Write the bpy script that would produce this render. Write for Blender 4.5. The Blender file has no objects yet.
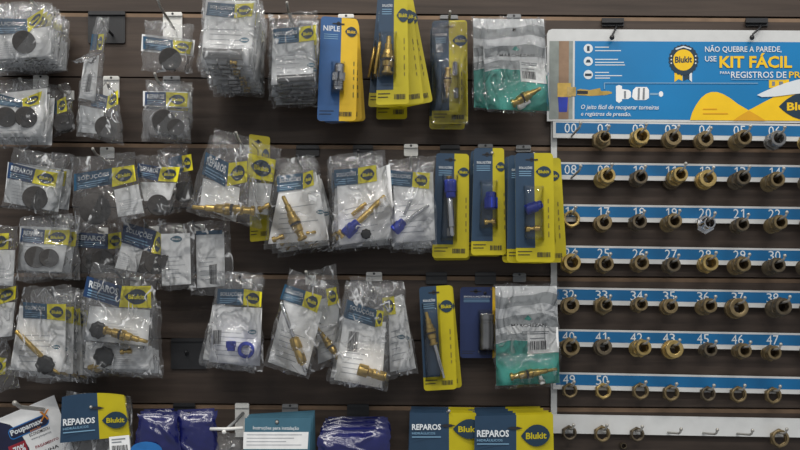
import bpy, bmesh, math, random
from mathutils import Vector, Matrix

# ------------------------------------------------------------------ scale and camera
S = 0.0015            # metres on the wall for one pixel of the photograph
D = 1.5               # camera to wall
VX, VY = 390.0, 340.0  # pixel straight in front of the lens
sc = bpy.context.scene
C = sc.collection

cam = bpy.data.cameras.new('camera')
cam.sensor_width = 36.0
cam.lens = 36.0 * D / (800 * S)
cam.shift_x = (400 - VX) / 800
cam.shift_y = (VY - 225) / 800
camo = bpy.data.objects.new('camera', cam)
camo.location = (0, -D, 0)
camo.rotation_euler = (math.pi / 2, 0, 0)
C.objects.link(camo)
sc.camera = camo

# ------------------------------------------------------------------ world and lights
w = bpy.data.worlds.new('shop_ambient')
sc.world = w
w.use_nodes = True
bg = w.node_tree.nodes['Background']
bg.inputs[0].default_value = (0.93, 0.96, 1.0, 1)
bg.inputs[1].default_value = 0.21


def tube_light(name, x, y, z, lx, ly, power, col=(1, 0.96, 0.90)):
    l = bpy.data.lights.new(name, 'AREA')
    l.shape = 'RECTANGLE'
    l.size, l.size_y = lx, ly
    l.energy = power
    l.color = col
    o = bpy.data.objects.new(name, l)
    o.location = (x, y, z)
    C.objects.link(o)
    return o


# rows of fluorescent fittings on the shop ceiling
tube_light('ceiling_light', -0.9, -0.95, 1.75, 1.3, 0.07, 13)
tube_light('ceiling_light', 0.8, -0.95, 1.75, 1.3, 0.07, 12)
tube_light('ceiling_light', -0.9, -2.3, 1.75, 1.3, 0.07, 13)
tube_light('ceiling_light', 0.8, -2.3, 1.75, 1.3, 0.07, 13)
tube_light('ceiling_light', -0.1, -3.7, 1.75, 1.3, 0.07, 12)

sc.view_settings.view_transform = 'Standard'
sc.view_settings.look = 'None'
sc.view_settings.gamma = 1.0
sc.view_settings.use_curve_mapping = False
sc.view_settings.exposure = 0.52
try:
    sc.cycles.transparent_max_bounces = 40
    sc.cycles.max_bounces = 8
    sc.cycles.use_denoising = True
    sc.cycles.sample_clamp_indirect = 3.0
except Exception:
    pass

# ------------------------------------------------------------------ helpers: points, objects


def P(px, py, d):
    k = S * (D - d) / D
    return Vector(((px - VX) * k, -d, (VY - py) * k))


def rgb(r, g, b):
    f = lambda c: (c / 255 / 12.92) if c / 255 <= 0.04045 else ((c / 255 + 0.055) / 1.055) ** 2.4
    return (f(r), f(g), f(b), 1)


def tag(o, label, cat, group=None, kind=None):
    o['label'] = label
    o['category'] = cat
    if group:
        o['group'] = group
    if kind:
        o['kind'] = kind
    return o


def empty(name, loc, label=None, cat=None, group=None):
    o = bpy.data.objects.new(name, None)
    o.empty_display_size = 0.01
    o.location = loc
    C.objects.link(o)
    if label:
        tag(o, label, cat, group)
    return o


def mk(name, verts, faces, mat, parent=None, org=None, smooth=False):
    """one mesh object; world-space verts are made local to org"""
    me = bpy.data.meshes.new(name)
    if org is None:
        org = Vector((0, 0, 0))
    me.from_pydata([tuple(Vector(v) - org) for v in verts], [], faces)
    if isinstance(mat, (list, tuple)):
        for m in mat:
            me.materials.append(m)
    else:
        me.materials.append(mat)
    if smooth:
        me.polygons.foreach_set('use_smooth', [True] * len(me.polygons))
    me.update()
    o = bpy.data.objects.new(name, me)
    C.objects.link(o)
    if parent:
        o.parent = parent
    return o


ORD = ['first', 'second', 'third', 'fourth', 'fifth', 'sixth', 'seventh', 'eighth', 'ninth', 'tenth']


def copy_tree(o, parent=None):
    c = o.copy()
    C.objects.link(c)
    c.parent = parent
    for ch in o.children:
        copy_tree(ch, c)
    return c


def bil(q, u, v):
    """q = TL, TR, BR, BL pixels; u to the right, v downwards"""
    (ax, ay), (bx, by), (cx, cy), (dx, dy) = q
    x = (1 - u) * (1 - v) * ax + u * (1 - v) * bx + u * v * cx + (1 - u) * v * dx
    y = (1 - u) * (1 - v) * ay + u * (1 - v) * by + u * v * cy + (1 - u) * v * dy
    return x, y


def rect(x0, y0, x1, y1):
    return [(x0, y0), (x1, y0), (x1, y1), (x0, y1)]


def subq(q, u0, v0, u1, v1):
    return [bil(q, u0, v0), bil(q, u1, v0), bil(q, u1, v1), bil(q, u0, v1)]


# ------------------------------------------------------------------ materials
MAT = {}


def nodes_of(name):
    m = bpy.data.materials.new(name)
    m.use_nodes = True
    nt = m.node_tree
    b = nt.nodes['Principled BSDF']
    MAT[name] = m
    return m, nt, b


def plain(name, col, rough=0.5, metal=0.0, spec=0.5, var=0.08, scale=60, bump=0.0, coat=0.0):
    m, nt, b = nodes_of(name)
    b.inputs['Roughness'].default_value = rough
    b.inputs['Metallic'].default_value = metal
    b.inputs['Specular IOR Level'].default_value = spec
    b.inputs['Coat Weight'].default_value = coat
    tc = nt.nodes.new('ShaderNodeTexCoord')
    n = nt.nodes.new('ShaderNodeTexNoise')
    n.inputs['Scale'].default_value = scale
    n.inputs['Detail'].default_value = 3
    nt.links.new(tc.outputs['Object'], n.inputs['Vector'])
    r = nt.nodes.new('ShaderNodeValToRGB')
    c0 = [max(0, c * (1 - var * 2)) for c in col[:3]] + [1]
    c1 = [min(1, c * (1 + var * 2)) for c in col[:3]] + [1]
    r.color_ramp.elements[0].color = c0
    r.color_ramp.elements[1].color = c1
    r.color_ramp.elements[0].position = 0.3
    r.color_ramp.elements[1].position = 0.7
    nt.links.new(n.outputs['Fac'], r.inputs['Fac'])
    nt.links.new(r.outputs['Color'], b.inputs['Base Color'])
    if bump:
        bp = nt.nodes.new('ShaderNodeBump')
        bp.inputs['Strength'].default_value = bump
        bp.inputs['Distance'].default_value = 0.002
        nt.links.new(n.outputs['Fac'], bp.inputs['Height'])
        nt.links.new(bp.outputs['Normal'], b.inputs['Normal'])
    return m


def wood(name, ca, cb, cc):
    m, nt, b = nodes_of(name)
    b.inputs['Roughness'].default_value = 0.5
    b.inputs['Specular IOR Level'].default_value = 0.35
    tc = nt.nodes.new('ShaderNodeTexCoord')
    mp = nt.nodes.new('ShaderNodeMapping')
    mp.inputs['Scale'].default_value = (1.6, 1, 34)
    nt.links.new(tc.outputs['Object'], mp.inputs['Vector'])
    n = nt.nodes.new('ShaderNodeTexNoise')
    n.inputs['Scale'].default_value = 2.2
    n.inputs['Detail'].default_value = 7
    n.inputs['Roughness'].default_value = 0.62
    n.inputs['Distortion'].default_value = 0.35
    nt.links.new(mp.outputs['Vector'], n.inputs['Vector'])
    r = nt.nodes.new('ShaderNodeValToRGB')
    e = r.color_ramp.elements
    e[0].position, e[0].color = 0.28, ca
    e[1].position, e[1].color = 0.72, cc
    x = e.new(0.5)
    x.color = cb
    nt.links.new(n.outputs['Fac'], r.inputs['Fac'])
    nt.links.new(r.outputs['Color'], b.inputs['Base Color'])
    bp = nt.nodes.new('ShaderNodeBump')
    bp.inputs['Strength'].default_value = 0.12
    bp.inputs['Distance'].default_value = 0.001
    nt.links.new(n.outputs['Fac'], bp.inputs['Height'])
    nt.links.new(bp.outputs['Normal'], b.inputs['Normal'])
    return m


def film(name, haze, tint, hazecol, gloss_rough=0.06, bscale=40, bstr=0.55, ior=1.5, glint_streak=0.30):
    """clear plastic film: transparent body, faint haze, crease highlights painted in as diffuse white, wrinkled gloss"""
    m, nt, b = nodes_of(name)
    out = nt.nodes['Material Output']
    nt.nodes.remove(b)
    L = nt.links.new

    def math_(op, a, bb=None, clamp=False):
        n = nt.nodes.new('ShaderNodeMath')
        n.operation = op
        n.use_clamp = clamp
        for i, x in enumerate((a, bb)):
            if x is None:
                continue
            if isinstance(x, (int, float)):
                n.inputs[i].default_value = x
            else:
                L(x, n.inputs[i])
        return n.outputs[0]
    tr = nt.nodes.new('ShaderNodeBsdfTransparent')
    tr.inputs[0].default_value = tint
    df = nt.nodes.new('ShaderNodeBsdfDiffuse')
    df.inputs[0].default_value = hazecol
    gl = nt.nodes.new('ShaderNodeBsdfGlossy')
    gl.inputs['Roughness'].default_value = gloss_rough
    tc = nt.nodes.new('ShaderNodeTexCoord')
    oi = nt.nodes.new('ShaderNodeObjectInfo')
    mul = nt.nodes.new('ShaderNodeVectorMath')
    mul.operation = 'SCALE'
    mul.inputs[0].default_value = (3.1, 1.7, 2.3)
    L(oi.outputs['Random'], mul.inputs['Scale'])
    add = nt.nodes.new('ShaderNodeVectorMath')
    L(tc.outputs['Object'], add.inputs[0])
    L(mul.outputs[0], add.inputs[1])
    mp = nt.nodes.new('ShaderNodeMapping')
    mp.inputs['Scale'].default_value = (1.0, 0.3, 0.6)
    mp.inputs['Rotation'].default_value = (0, 0.5, 0)
    L(add.outputs[0], mp.inputs['Vector'])
    n = nt.nodes.new('ShaderNodeTexNoise')
    n.inputs['Scale'].default_value = bscale
    n.inputs['Detail'].default_value = 2.0
    n.inputs['Distortion'].default_value = 0.6
    L(mp.outputs['Vector'], n.inputs['Vector'])
    n2 = nt.nodes.new('ShaderNodeTexNoise')
    n2.inputs['Scale'].default_value = bscale * 1.3
    n2.inputs['Detail'].default_value = 2.0
    L(add.outputs[0], n2.inputs['Vector'])
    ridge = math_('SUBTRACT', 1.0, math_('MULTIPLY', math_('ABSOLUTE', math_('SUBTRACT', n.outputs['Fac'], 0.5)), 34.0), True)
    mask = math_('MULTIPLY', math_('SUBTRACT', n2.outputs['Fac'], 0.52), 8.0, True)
    crease_glint = math_('MULTIPLY', ridge, mask)
    height = math_('ADD', math_('MULTIPLY', n.outputs['Fac'], 1.0), math_('MULTIPLY', ridge, 0.10))
    bp = nt.nodes.new('ShaderNodeBump')
    bp.inputs['Strength'].default_value = bstr
    bp.inputs['Distance'].default_value = 0.010
    L(height, bp.inputs['Height'])
    L(bp.outputs['Normal'], gl.inputs['Normal'])
    hz = math_('ADD', haze, math_('MULTIPLY', crease_glint, glint_streak), True)  # bright crinkle highlights painted into the haze, whatever the lamps do
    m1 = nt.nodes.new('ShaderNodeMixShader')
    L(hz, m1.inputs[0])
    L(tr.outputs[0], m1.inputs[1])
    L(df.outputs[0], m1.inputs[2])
    fr = nt.nodes.new('ShaderNodeFresnel')
    fr.inputs['IOR'].default_value = ior
    L(bp.outputs['Normal'], fr.inputs['Normal'])
    m2 = nt.nodes.new('ShaderNodeMixShader')
    L(fr.outputs[0], m2.inputs[0])
    L(m1.outputs[0], m2.inputs[1])
    L(gl.outputs[0], m2.inputs[2])
    L(m2.outputs[0], out.inputs[0])
    return m


wood('wood', rgb(57, 48, 42), rgb(72, 61, 54), rgb(86, 74, 65))
plain('slot_core', rgb(134, 110, 88), 0.7, var=0.10, scale=30)
plain('slat_edge', rgb(70, 56, 46), 0.7)
plain('white_board', rgb(214, 216, 216), 0.35, var=0.02)
plain('white_plastic', rgb(238, 238, 234), 0.4, var=0.02)
plain('grey_plastic', rgb(138, 140, 142), 0.4, var=0.03)
plain('black_plastic', rgb(40, 41, 44), 0.4, var=0.06)
plain('rod_steel', rgb(176, 174, 168), 0.32, metal=0.35, var=0.04)
plain('steel', rgb(150, 150, 150), 0.28, metal=0.8, var=0.04)
plain('chrome', rgb(214, 214, 216), 0.14, metal=1.0, var=0.03)
plain('brass', rgb(206, 174, 98), 0.30, metal=0.85, var=0.08, scale=90)
plain('brass_fitting', rgb(184, 160, 104), 0.36, metal=0.8, var=0.12, scale=120)
plain('brass_dark', rgb(132, 116, 86), 0.42, metal=0.75, var=0.14, scale=120)
plain('bronze', rgb(104, 94, 78), 0.45, metal=0.7, var=0.14, scale=120)
plain('rubber', rgb(64, 62, 61), 0.7, var=0.08, scale=140, bump=0.25)
plain('black_knob', rgb(30, 30, 32), 0.4)
plain('blue_nut', rgb(28, 56, 176), 0.4)
plain('label_blue', rgb(10, 76, 110), 0.42, var=0.03)
plain('label_navy', rgb(18, 56, 100), 0.42, var=0.03)
plain('label_yellow', rgb(238, 226, 14), 0.45, var=0.02)
plain('card_yellow', rgb(192, 178, 12), 0.42, var=0.02)
plain('card_gold', rgb(232, 190, 26), 0.42, var=0.02)
plain('card_blue', rgb(36, 64, 90), 0.42, var=0.03)
plain('card_royal', rgb(40, 92, 150), 0.4, var=0.03)
plain('card_navy', rgb(28, 46, 92), 0.45, var=0.03)
plain('emblem_navy', rgb(24, 52, 72), 0.45, var=0.03)
plain('paper', rgb(246, 247, 247), 0.65, var=0.03)
plain('paper_grey', rgb(216, 219, 221), 0.65, var=0.04)
plain('ink', rgb(34, 36, 42), 0.6)
plain('ink_grey', rgb(128, 134, 140), 0.6)
plain('ink_olive', rgb(128, 116, 40), 0.6)
plain('ink_light', rgb(176, 180, 186), 0.6)
plain('ink_white', rgb(226, 232, 236), 0.5, var=0.01)
plain('ink_pale_blue', rgb(128, 170, 200), 0.5, var=0.01)
plain('ink_red', rgb(150, 34, 50), 0.5)
plain('ink_orange', rgb(224, 140, 40), 0.5)
plain('rail_blue', rgb(8, 104, 160), 0.4, var=0.05, scale=18)
plain('sign_blue', rgb(8, 126, 188), 0.35, var=0.06, scale=7)
plain('sign_yellow', rgb(250, 204, 20), 0.4, var=0.02)
plain('sign_orange', rgb(228, 168, 20), 0.4, var=0.02)
plain('tile_print', rgb(142, 150, 146), 0.5, var=0.12, scale=40)
plain('pipe_print', rgb(150, 122, 98), 0.5, var=0.08)
plain('teal_print', rgb(62, 160, 148), 0.4, var=0.05)
plain('wave_light', rgb(244, 246, 247), 0.4, var=0.03)
plain('wave_grey', rgb(178, 182, 184), 0.4, var=0.03)
plain('petrol', rgb(66, 110, 130), 0.4, var=0.03)
plain('navy_film', rgb(18, 24, 88), 0.22, spec=0.9, var=0.06, scale=38, bump=0.8)
plain('poupa_navy', rgb(26, 30, 62), 0.45)
plain('poupa_blue', rgb(34, 110, 180), 0.45)
film('film', 0.032, (0.985, 0.987, 0.99, 1), rgb(236, 238, 240), bstr=0.9, glint_streak=0.7)
film('film_thin', 0.012, (0.985, 0.987, 0.99, 1), rgb(236, 238, 240), glint_streak=0.15, bstr=0.8)
film('film_sheen', 0.08, (0.985, 0.987, 0.99, 1), rgb(236, 238, 240), bstr=0.9, glint_streak=0.8)  # stronger haze paints the pale reflection of the film into its colour
film('blister_clear', 0.015, (0.95, 0.955, 0.96, 1), rgb(220, 224, 226), gloss_rough=0.05, bscale=14, bstr=0.25, glint_streak=0.10)
M = MAT

# ------------------------------------------------------------------ lettering (made once, reused)
TEXT = {}
ASPECT = {}
BOLD = set()
WORDS = ['REPAROS', 'SOLUÇÕES', 'Blukit', 'NIPLE', 'SOLUÇÃO', 'NÃO QUEBRE A PAREDE,', 'USE', 'KIT FÁCIL', 'PARA',
         'REGISTROS DE', 'PRESSÃO', 'O jeito fácil de recuperar torneiras', 'e registros de pressão.',
         'MARCHEZAN', 'Poupamax', 'com.br', '70%', 'ECONOMIZOU', 'Instruções para instalação', 'HIDRÁULICOS', 'X',
         'www.poupamax', 'PAGAMENTO', 'LINHA']
NUM_ROWS = [['%02d' % i for i in range(0, 8)], ['%02d' % i for i in range(8, 16)], ['%02d' % i for i in range(16, 24)],
            ['%02d' % i for i in range(24, 32)], ['%02d' % i for i in range(32, 40)],
            ['40', '41', '42', '43', '45', '46', '47', '48'], ['49', '50']]
WORDS += list('023456789')


def build_text():
    objs = []
    for s in WORDS:
        cu = bpy.data.curves.new('text', 'FONT')
        cu.body = s
        cu.resolution_u = 2
        cu.offset = 0.0 if s.isdigit() else 0.012 if s not in ('KIT FÁCIL', 'REPAROS', 'Poupamax', 'Blukit', '70%') else 0.03
        if s.startswith('O jeito') or s.startswith('e reg'):
            cu.shear = 0.25
        o = bpy.data.objects.new('text', cu)
        C.objects.link(o)
        objs.append(o)
    dg = bpy.context.evaluated_depsgraph_get()
    dg.update()
    for s, o in zip(WORDS, objs):
        me = bpy.data.meshes.new_from_object(o.evaluated_get(dg))
        vs = [v.co.copy() for v in me.vertices]
        x0, x1 = min(v.x for v in vs), max(v.x for v in vs)
        y0, y1 = min(v.y for v in vs), max(v.y for v in vs)
        TEXT[s] = ([((v.x - x0) / (x1 - x0), 1 - (v.y - y0) / (y1 - y0)) for v in vs],
                   [tuple(p.vertices) for p in me.polygons])
        ASPECT[s] = (x1 - x0) / (y1 - y0)
        bpy.data.meshes.remove(me)
    for o in objs:
        cu = o.data
        bpy.data.objects.remove(o)
        bpy.data.curves.remove(cu)


build_text()


class Sheet:
    """flat print at one depth, collected into one mesh"""

    def __init__(self, d):
        self.v, self.f, self.mi, self.mats, self.d = [], [], [], [], d

    def m(self, mat):
        if mat not in self.mats:
            self.mats.append(mat)
        return self.mats.index(mat)

    def poly(self, pts, mat, lift=0.0):
        n = len(self.v)
        # pixel y runs down: listing clockwise on screen faces the viewer after the flip
        self.v += [P(x, y, self.d + lift) for x, y in pts]
        a = sum(pts[i][0] * pts[(i + 1) % len(pts)][1] - pts[(i + 1) % len(pts)][0] * pts[i][1] for i in range(len(pts)))
        idx = list(range(n, n + len(pts)))
        if a > 0:
            idx.reverse()
        self.f.append(idx)
        self.mi.append(self.m(mat))

    def text(self, s, q, mat, lift=0.0):
        vs, fs = TEXT[s]
        n = len(self.v)
        for u, v in vs:
            x, y = bil(q, u, v)
            self.v.append(P(x, y, self.d + lift))
        k = self.m(mat)
        for f in fs:
            self.f.append([n + i for i in f])
            self.mi.append(k)

    def ell(self, cx, cy, rx, ry, mat, lift=0.0, n=24):
        self.poly([(cx + rx * math.cos(2 * math.pi * i / n), cy + ry * math.sin(2 * math.pi * i / n)) for i in range(n)], mat, lift)

    def build(self, name, parent, org):
        o = mk(name, self.v, self.f, self.mats, parent, org)
        for p, k in zip(o.data.polygons, self.mi):
            p.material_index = k
        return o


def emblem_uv(n=22):
    """rounded drop: blunt right side, pointed left end, small point on the right"""
    pts = []
    for i in range(n):
        a = 2 * math.pi * i / n
        c, s = math.cos(a), math.sin(a)
        u = 0.5 + 0.5 * c
        r = (1 - abs(c) ** 1.7) ** 0.92 if c < 0 else (1 - abs(c) ** 2.3) ** 0.6
        v = 0.5 + (0.5 if s >= 0 else -0.5) * r
        pts.append((u, v))
    return pts


EMB = emblem_uv()


def emblem(parent, org, q, d, dark='emblem_navy', light='label_yellow', name='emblem'):
    s = Sheet(d)
    s.poly([bil(q, u, v) for u, v in EMB], M[dark])
    s.text('Blukit', subq(q, 0.17, 0.36, 0.88, 0.66), M[light], 0.0004)
    return s.build(name, parent, org)


def rounded_uv(asp, r, n=4):
    """rounded rectangle in uv; r is in units of width, asp = height/width"""
    pts = []
    for cx, cy, a0 in ((1 - r, r / asp, -90), (1 - r, 1 - r / asp, 0), (r, 1 - r / asp, 90), (r, r / asp, 180)):
        for i in range(n + 1):
            a = math.radians(a0 + 90 * i / n)
            pts.append((cx + r * math.cos(a), cy + r / asp * math.sin(a)))
    return pts


def slab(name, pts, d, th, mat, parent=None, org=None):
    """solid plate from a pixel outline: front at depth d, back at d - th"""
    n = len(pts)
    fr = [P(x, y, d) for x, y in pts]
    v = fr + [Vector((p.x, p.y + th, p.z)) for p in fr]
    a = sum(pts[i][0] * pts[(i + 1) % n][1] - pts[(i + 1) % n][0] * pts[i][1] for i in range(n))
    f = [list(range(n)), list(range(2 * n - 1, n - 1, -1))] + [[i, n + i, n + (i + 1) % n, (i + 1) % n] for i in range(n)]
    if a > 0:
        f = [list(reversed(x)) for x in f]
    return mk(name, v, f, mat, parent, org)


# ------------------------------------------------------------------ solids of revolution
def lathe(name, p0, p1, prof, mat, parent, org, seg=18, closed=True):
    """prof: (t along p0..p1, radius in metres[, segments])"""
    ax = (p1 - p0)
    L = ax.length
    ax = ax / L
    ref = Vector((0, 0, 1)) if abs(ax.z) < 0.9 else Vector((1, 0, 0))
    e1 = ax.cross(ref).normalized()
    e2 = ax.cross(e1)
    v, f = [], []
    for t, r in prof:
        c = p0 + ax * (L * t)
        for i in range(seg):
            a = 2 * math.pi * i / seg
            v.append(c + (e1 * math.cos(a) + e2 * math.sin(a)) * r)
    k = len(prof)
    for j in range(k - 1):
        for i in range(seg):
            f.append([j * seg + i, j * seg + (i + 1) % seg, (j + 1) * seg + (i + 1) % seg, (j + 1) * seg + i])
    if closed:
        f.append(list(range(seg - 1, -1, -1)))
        f.append([(k - 1) * seg + i for i in range(seg)])
    else:
        for i in range(seg):
            f.append([(k - 1) * seg + i, (k - 1) * seg + (i + 1) % seg, (i + 1) % seg, i])
    o = mk(name, v, f, mat, parent, org, smooth=seg > 8)
    if seg > 8:
        o.data.set_sharp_from_angle(angle=math.radians(35))
    return o


def sweep(name, pts, r, mat, parent, org, seg=8, tip=None):
    v, f = [], []
    n = len(pts)
    for j, p in enumerate(pts):
        t = (pts[min(j + 1, n - 1)] - pts[max(j - 1, 0)]).normalized()
        ref = Vector((1, 0, 0)) if abs(t.x) < 0.9 else Vector((0, 0, 1))
        e1 = t.cross(ref).normalized()
        e2 = t.cross(e1)
        for i in range(seg):
            a = 2 * math.pi * i / seg
            v.append(p + (e1 * math.cos(a) + e2 * math.sin(a)) * r)
    for j in range(n - 1):
        for i in range(seg):
            f.append([j * seg + i, j * seg + (i + 1) % seg, (j + 1) * seg + (i + 1) % seg, (j + 1) * seg + i])
    f.append(list(range(seg - 1, -1, -1)))
    f.append([(n - 1) * seg + i for i in range(seg)])
    return mk(name, v, f, mat, parent, org, smooth=True)


def ball(name, c, r, mat, parent, org, n=10, m=6, squash=1.0):
    v, f = [], []
    for j in range(m + 1):
        b = math.pi * j / m
        for i in range(n):
            a = 2 * math.pi * i / n
            v.append(c + Vector((r * math.sin(b) * math.cos(a), r * math.sin(b) * math.sin(a), r * squash * math.cos(b))))
    for j in range(m):
        for i in range(n):
            f.append([j * n + i, (j + 1) * n + i, (j + 1) * n + (i + 1) % n, j * n + (i + 1) % n])
    return mk(name, v, f, mat, parent, org, smooth=True)


# ------------------------------------------------------------------ the setting: slatted wall
def slatwall():
    root = empty('wall_back', (0, 0, 0))
    root['kind'] = 'structure'
    tilt = math.tan(math.radians(0.45))
    x0, x1 = -1.25, 1.25
    def zz(py, x):
        return (VY - py) * S - tilt * x
    pitch, gap = 65.2, 5.6
    tops = [13.5 + pitch * i for i in range(-4, 11)]   # even ones are hook slots, odd ones narrow grooves
    # each slat runs from the bottom of one slot to the top of the next; its upper edge is cut back as a tongue
    for k in range(len(tops) - 1):
        a, b = tops[k] + (gap if k % 2 == 0 else 1.5), tops[k + 1]
        v = []
        for x in (x0, x1):
            for (y, py) in ((0, a), (0, b), (0.009, b), (0.009, b - 2), (0.018, b - 2), (0.018, a + 0), (0.003, a)):
                v.append((x, y, zz(py, x)))
        n = 7
        f = [list(range(n)), list(range(2 * n - 1, n - 1, -1))] + [[i, n + i, n + (i + 1) % n, (i + 1) % n] for i in range(n)]
        o = mk('slat', v, f, [M['wood'], M['slot_core']], root)
        bm = bmesh.new(); bm.from_mesh(o.data); bmesh.ops.recalc_face_normals(bm, faces=bm.faces); bm.to_mesh(o.data); bm.free()
    # backing board seen in the slots
    v = [(x, y, zz(tops[i], x)) for x in (x0, x1) for (i, y) in ((0, 0.0185), (-1, 0.0185), (-1, 0.024), (0, 0.024))]
    mk('backing_board', v, [[0, 1, 2, 3], [7, 6, 5, 4], [0, 4, 5, 1], [1, 5, 6, 2], [2, 6, 7, 3], [3, 7, 4, 0]], M['slot_core'], root)
    # tongue of the slat below, the pale strip in each slot
    for k in range(0, len(tops) - 1, 2):
        a, b = tops[k] + 1.6, tops[k] + gap
        v = [(x, y, zz(p, x)) for x in (x0, x1) for (p, y) in ((a, 0.0018), (b, 0.0018), (b, 0.018), (a, 0.018))]
        mk('slot_strip', v, [[3, 2, 1, 0], [4, 5, 6, 7], [0, 1, 5, 4], [1, 2, 6, 5], [2, 3, 7, 6], [3, 0, 4, 7]], M['slot_core'], root)
    return root


slatwall()

# ------------------------------------------------------------------ wall hooks
def wall_hook(label, base, tip, dtip, plate=None, mat='white_plastic', rodmat='rod_steel', r=0.0019, knob=None, cat='hook'):
    """plate = pixel rectangle on the wall; rod from base pixel on the wall to the tip pixel at depth dtip"""
    b = P(base[0], base[1], 0.003)
    root = empty('wall_hook', P(base[0], base[1], 0.0), label, cat)
    org = root.location
    if plate:
        x0, y0, x1, y1 = plate
        pts = rect(x0, y0, x1, y1)
        slab('back_plate', [(x0, y0 + 1), (x0 + 1, y0), (x1 - 1, y0), (x1, y0 + 1), (x1, y1 - 1), (x1 - 1, y1), (x0 + 1, y1), (x0, y1 - 1)],
             0.0035, 0.003, M[mat], root, org)
        slab('plate_lip', rect(x0, y0 + 1.0, x1, y0 + 3.6), 0.007, 0.0034, M[mat], root, org)
        if mat != 'black_plastic':
            s = Sheet(0.0074)
            s.ell((x0 + x1) / 2, y0 + 1.6, 1.2, 1.2, M['black_plastic'], n=10)
            s.build('screw_hole', root, org)
    else:
        slab('back_plate', rect(base[0] - 5, base[1] - 4, base[0] + 5, base[1] + 5), 0.003, 0.0028, M[mat], root, org)
    if tip:
        t = P(tip[0], tip[1], dtip)
        mid = b.lerp(t, 0.86)
        mid.z -= 0.004
        up = t + Vector((0, -0.001, 0.0))
        sweep('rod', [b, b.lerp(mid, 0.5), mid, t.lerp(mid, 0.3), up], r, M[rodmat], root, org)
        ball('rod_tip', up, r * 1.25, M[knob or rodmat], root, org)
    return root


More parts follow.
